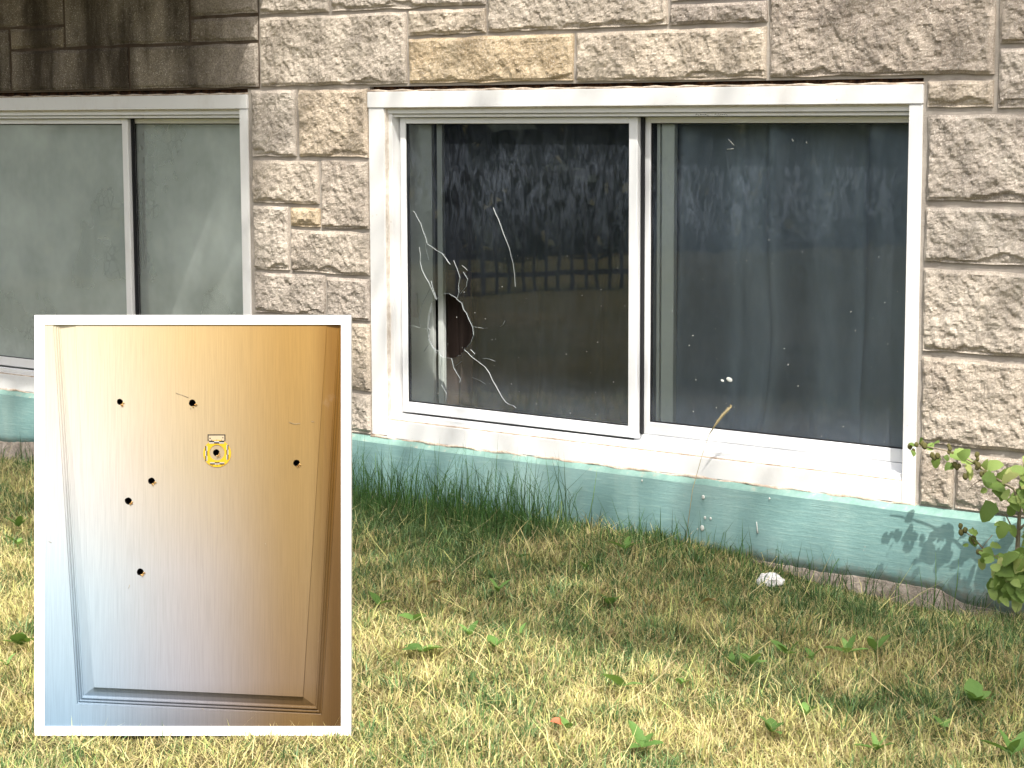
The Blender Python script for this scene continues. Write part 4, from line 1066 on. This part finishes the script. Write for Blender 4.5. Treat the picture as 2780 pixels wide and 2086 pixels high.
# ------------------------------------------------------------------ unseen tree added to block the sun, crown shaped for the wanted dapples and shade
def added_shade_tree():
    rt = np.random.default_rng(77)
    pts = []; size = []
    def add(Q, T, tmin, tmax, leaf):
        """Q: points on the ground or wall, T: share of sun let through"""
        pass
    # wall strip
    area_leaf = .0030
    def plant(Q, cosn, area, T):
        lai = -np.log(np.clip(T, .03, .97))
        n_exp = lai * area * cosn / area_leaf
        k = rt.poisson(n_exp)
        idx = np.repeat(np.arange(len(Q)), k)
        t = rt.uniform(8.5, 12.5, len(idx))
        return Q[idx] + t[:, None] * SUN
    st = .04
    gx, gzz = np.meshgrid(np.arange(-4, 5.2, st), np.arange(.0, 3.4, st)); x, z = gx.ravel(), gzz.ravel()
    nz_ = noise(x, z, 0, 2.2, 31); nf = noise(x, z, 0, 6, 32)
    T = .47 + .45 * nz_ + .30 * nf
    box_ = lambda a, b, c_, d, e=.06: sstep(x, a - e, a + e) * (1 - sstep(x, b - e, b + e)) * sstep(z, c_ - e, c_ + e) * (1 - sstep(z, d - e, d + e))
    T = T - .22 * box_(-.62, .03, .3, 1.45) + .75 * box_(-.54, -.33, .55, 1.17, .03) + .35 * box_(-.22, .02, .4, 1.15) + .25 * box_(-.35, .0, 1.2, 1.42) + .10 * box_(.0, 2.2, .16, .36) + .4 * box_(2.1, 2.7, .2, .75) + .6 * box_(1.85, 2.33, -.2, .26, .05) - .25 * box_(-.3, 1.5, -.2, .15) - .8 * box_(-1.3, -.60, .1, 1.42, .04)  # hand-set gaps and dense spots that shape the sun on the wall
    A = plant(np.stack([x, 0 * x, z], -1), -SUN[1], st * st, np.clip(T, .06, .95))
    gx, gy = np.meshgrid(np.arange(-4, 5.2, st), np.arange(-2.4, 0, st)); x, y = gx.ravel(), gy.ravel()
    edge = -1.26 + .16 * noise(x, y, 0, 1.6, 33) * 2 + .10 * noise(x, y, 0, 5, 34) - .25 * sstep(x, 2.2, 3.2)
    lit = sstep(-y, -edge - .05, -edge + .10)
    Tg = .03 + .10 * np.maximum(noise(x, y, 0, 4, 35), 0)
    Tg = Tg + (1 - Tg) * lit; Tg = np.where(Tg > .97, 1.0, Tg)
    Tg = np.where(lit > .93, 1.0, Tg)
    Tg = np.minimum(Tg, 1 - 1.6 * np.maximum(noise(x, y, 0, 1.7, 36) + .02, 0) * sstep(x, 1.9, 2.6))
    B = plant(np.stack([x, y, 0 * x], -1)[Tg < .99], SUN[2], st * st, Tg[Tg < .99])
    P_ = np.concatenate([A, B]); n = len(P_)
    nrm = rt.normal(size=(n, 3)); nrm += SUN * 1.2; nrm /= np.linalg.norm(nrm, axis=1)[:, None]
    a = np.cross(nrm, rt.normal(size=(n, 3))); a /= np.linalg.norm(a, axis=1)[:, None]; b = np.cross(nrm, a)
    l = rt.uniform(.035, .060, n)[:, None]
    V_ = np.stack([P_ - a * l, P_ - b * l * .55 - a * l * .1, P_ + a * l, P_ + b * l * .55 - a * l * .1], 1).reshape(-1, 3)
    F_ = (np.arange(n)[:, None] * 4 + np.arange(4)[None]).tolist()
    tr_ = empty('added_shade_tree', (9.6, -4.5, -.05)); tag(tr_, 'unseen tree added behind the camera, crown shaped to shade wall and lawn', 'tree')
    o = pydata('crown', V_, F_, m_shrub, tr_); o.matrix_parent_inverse = Matrix.Translation((-9.6, 4.5, .05))
    bm = bmesh.new(); tube(bm, [(0, 0, 0), (.05, .1, 2.5), (-.2, .3, 5.2), (-1.6, .2, 8.4)], [.26, .21, .17, .12], 10)
    bm_obj('trunk', bm, m_twig, tr_)
    for tx, ty, tz in ((2.2, -5.0, 8.8), (3.6, -4.9, 9.2), (5.2, -5.0, 9.4), (2.8, -4.6, 8.4), (4.0, -4.4, 8.2), (6.4, -4.8, 9.0)):
        bm = bmesh.new(); e = Vector((tx - 9.6, ty + 4.5, tz + .05)); s0 = Vector((-.45, .5, 4.9))
        tube(bm, [s0, s0.lerp(e, .5) + Vector((0, 0, .5)), e], [.085, .05, .012], 7); bm_obj('limb', bm, m_twig, tr_)
    print('crown leaves', n)
added_shade_tree()
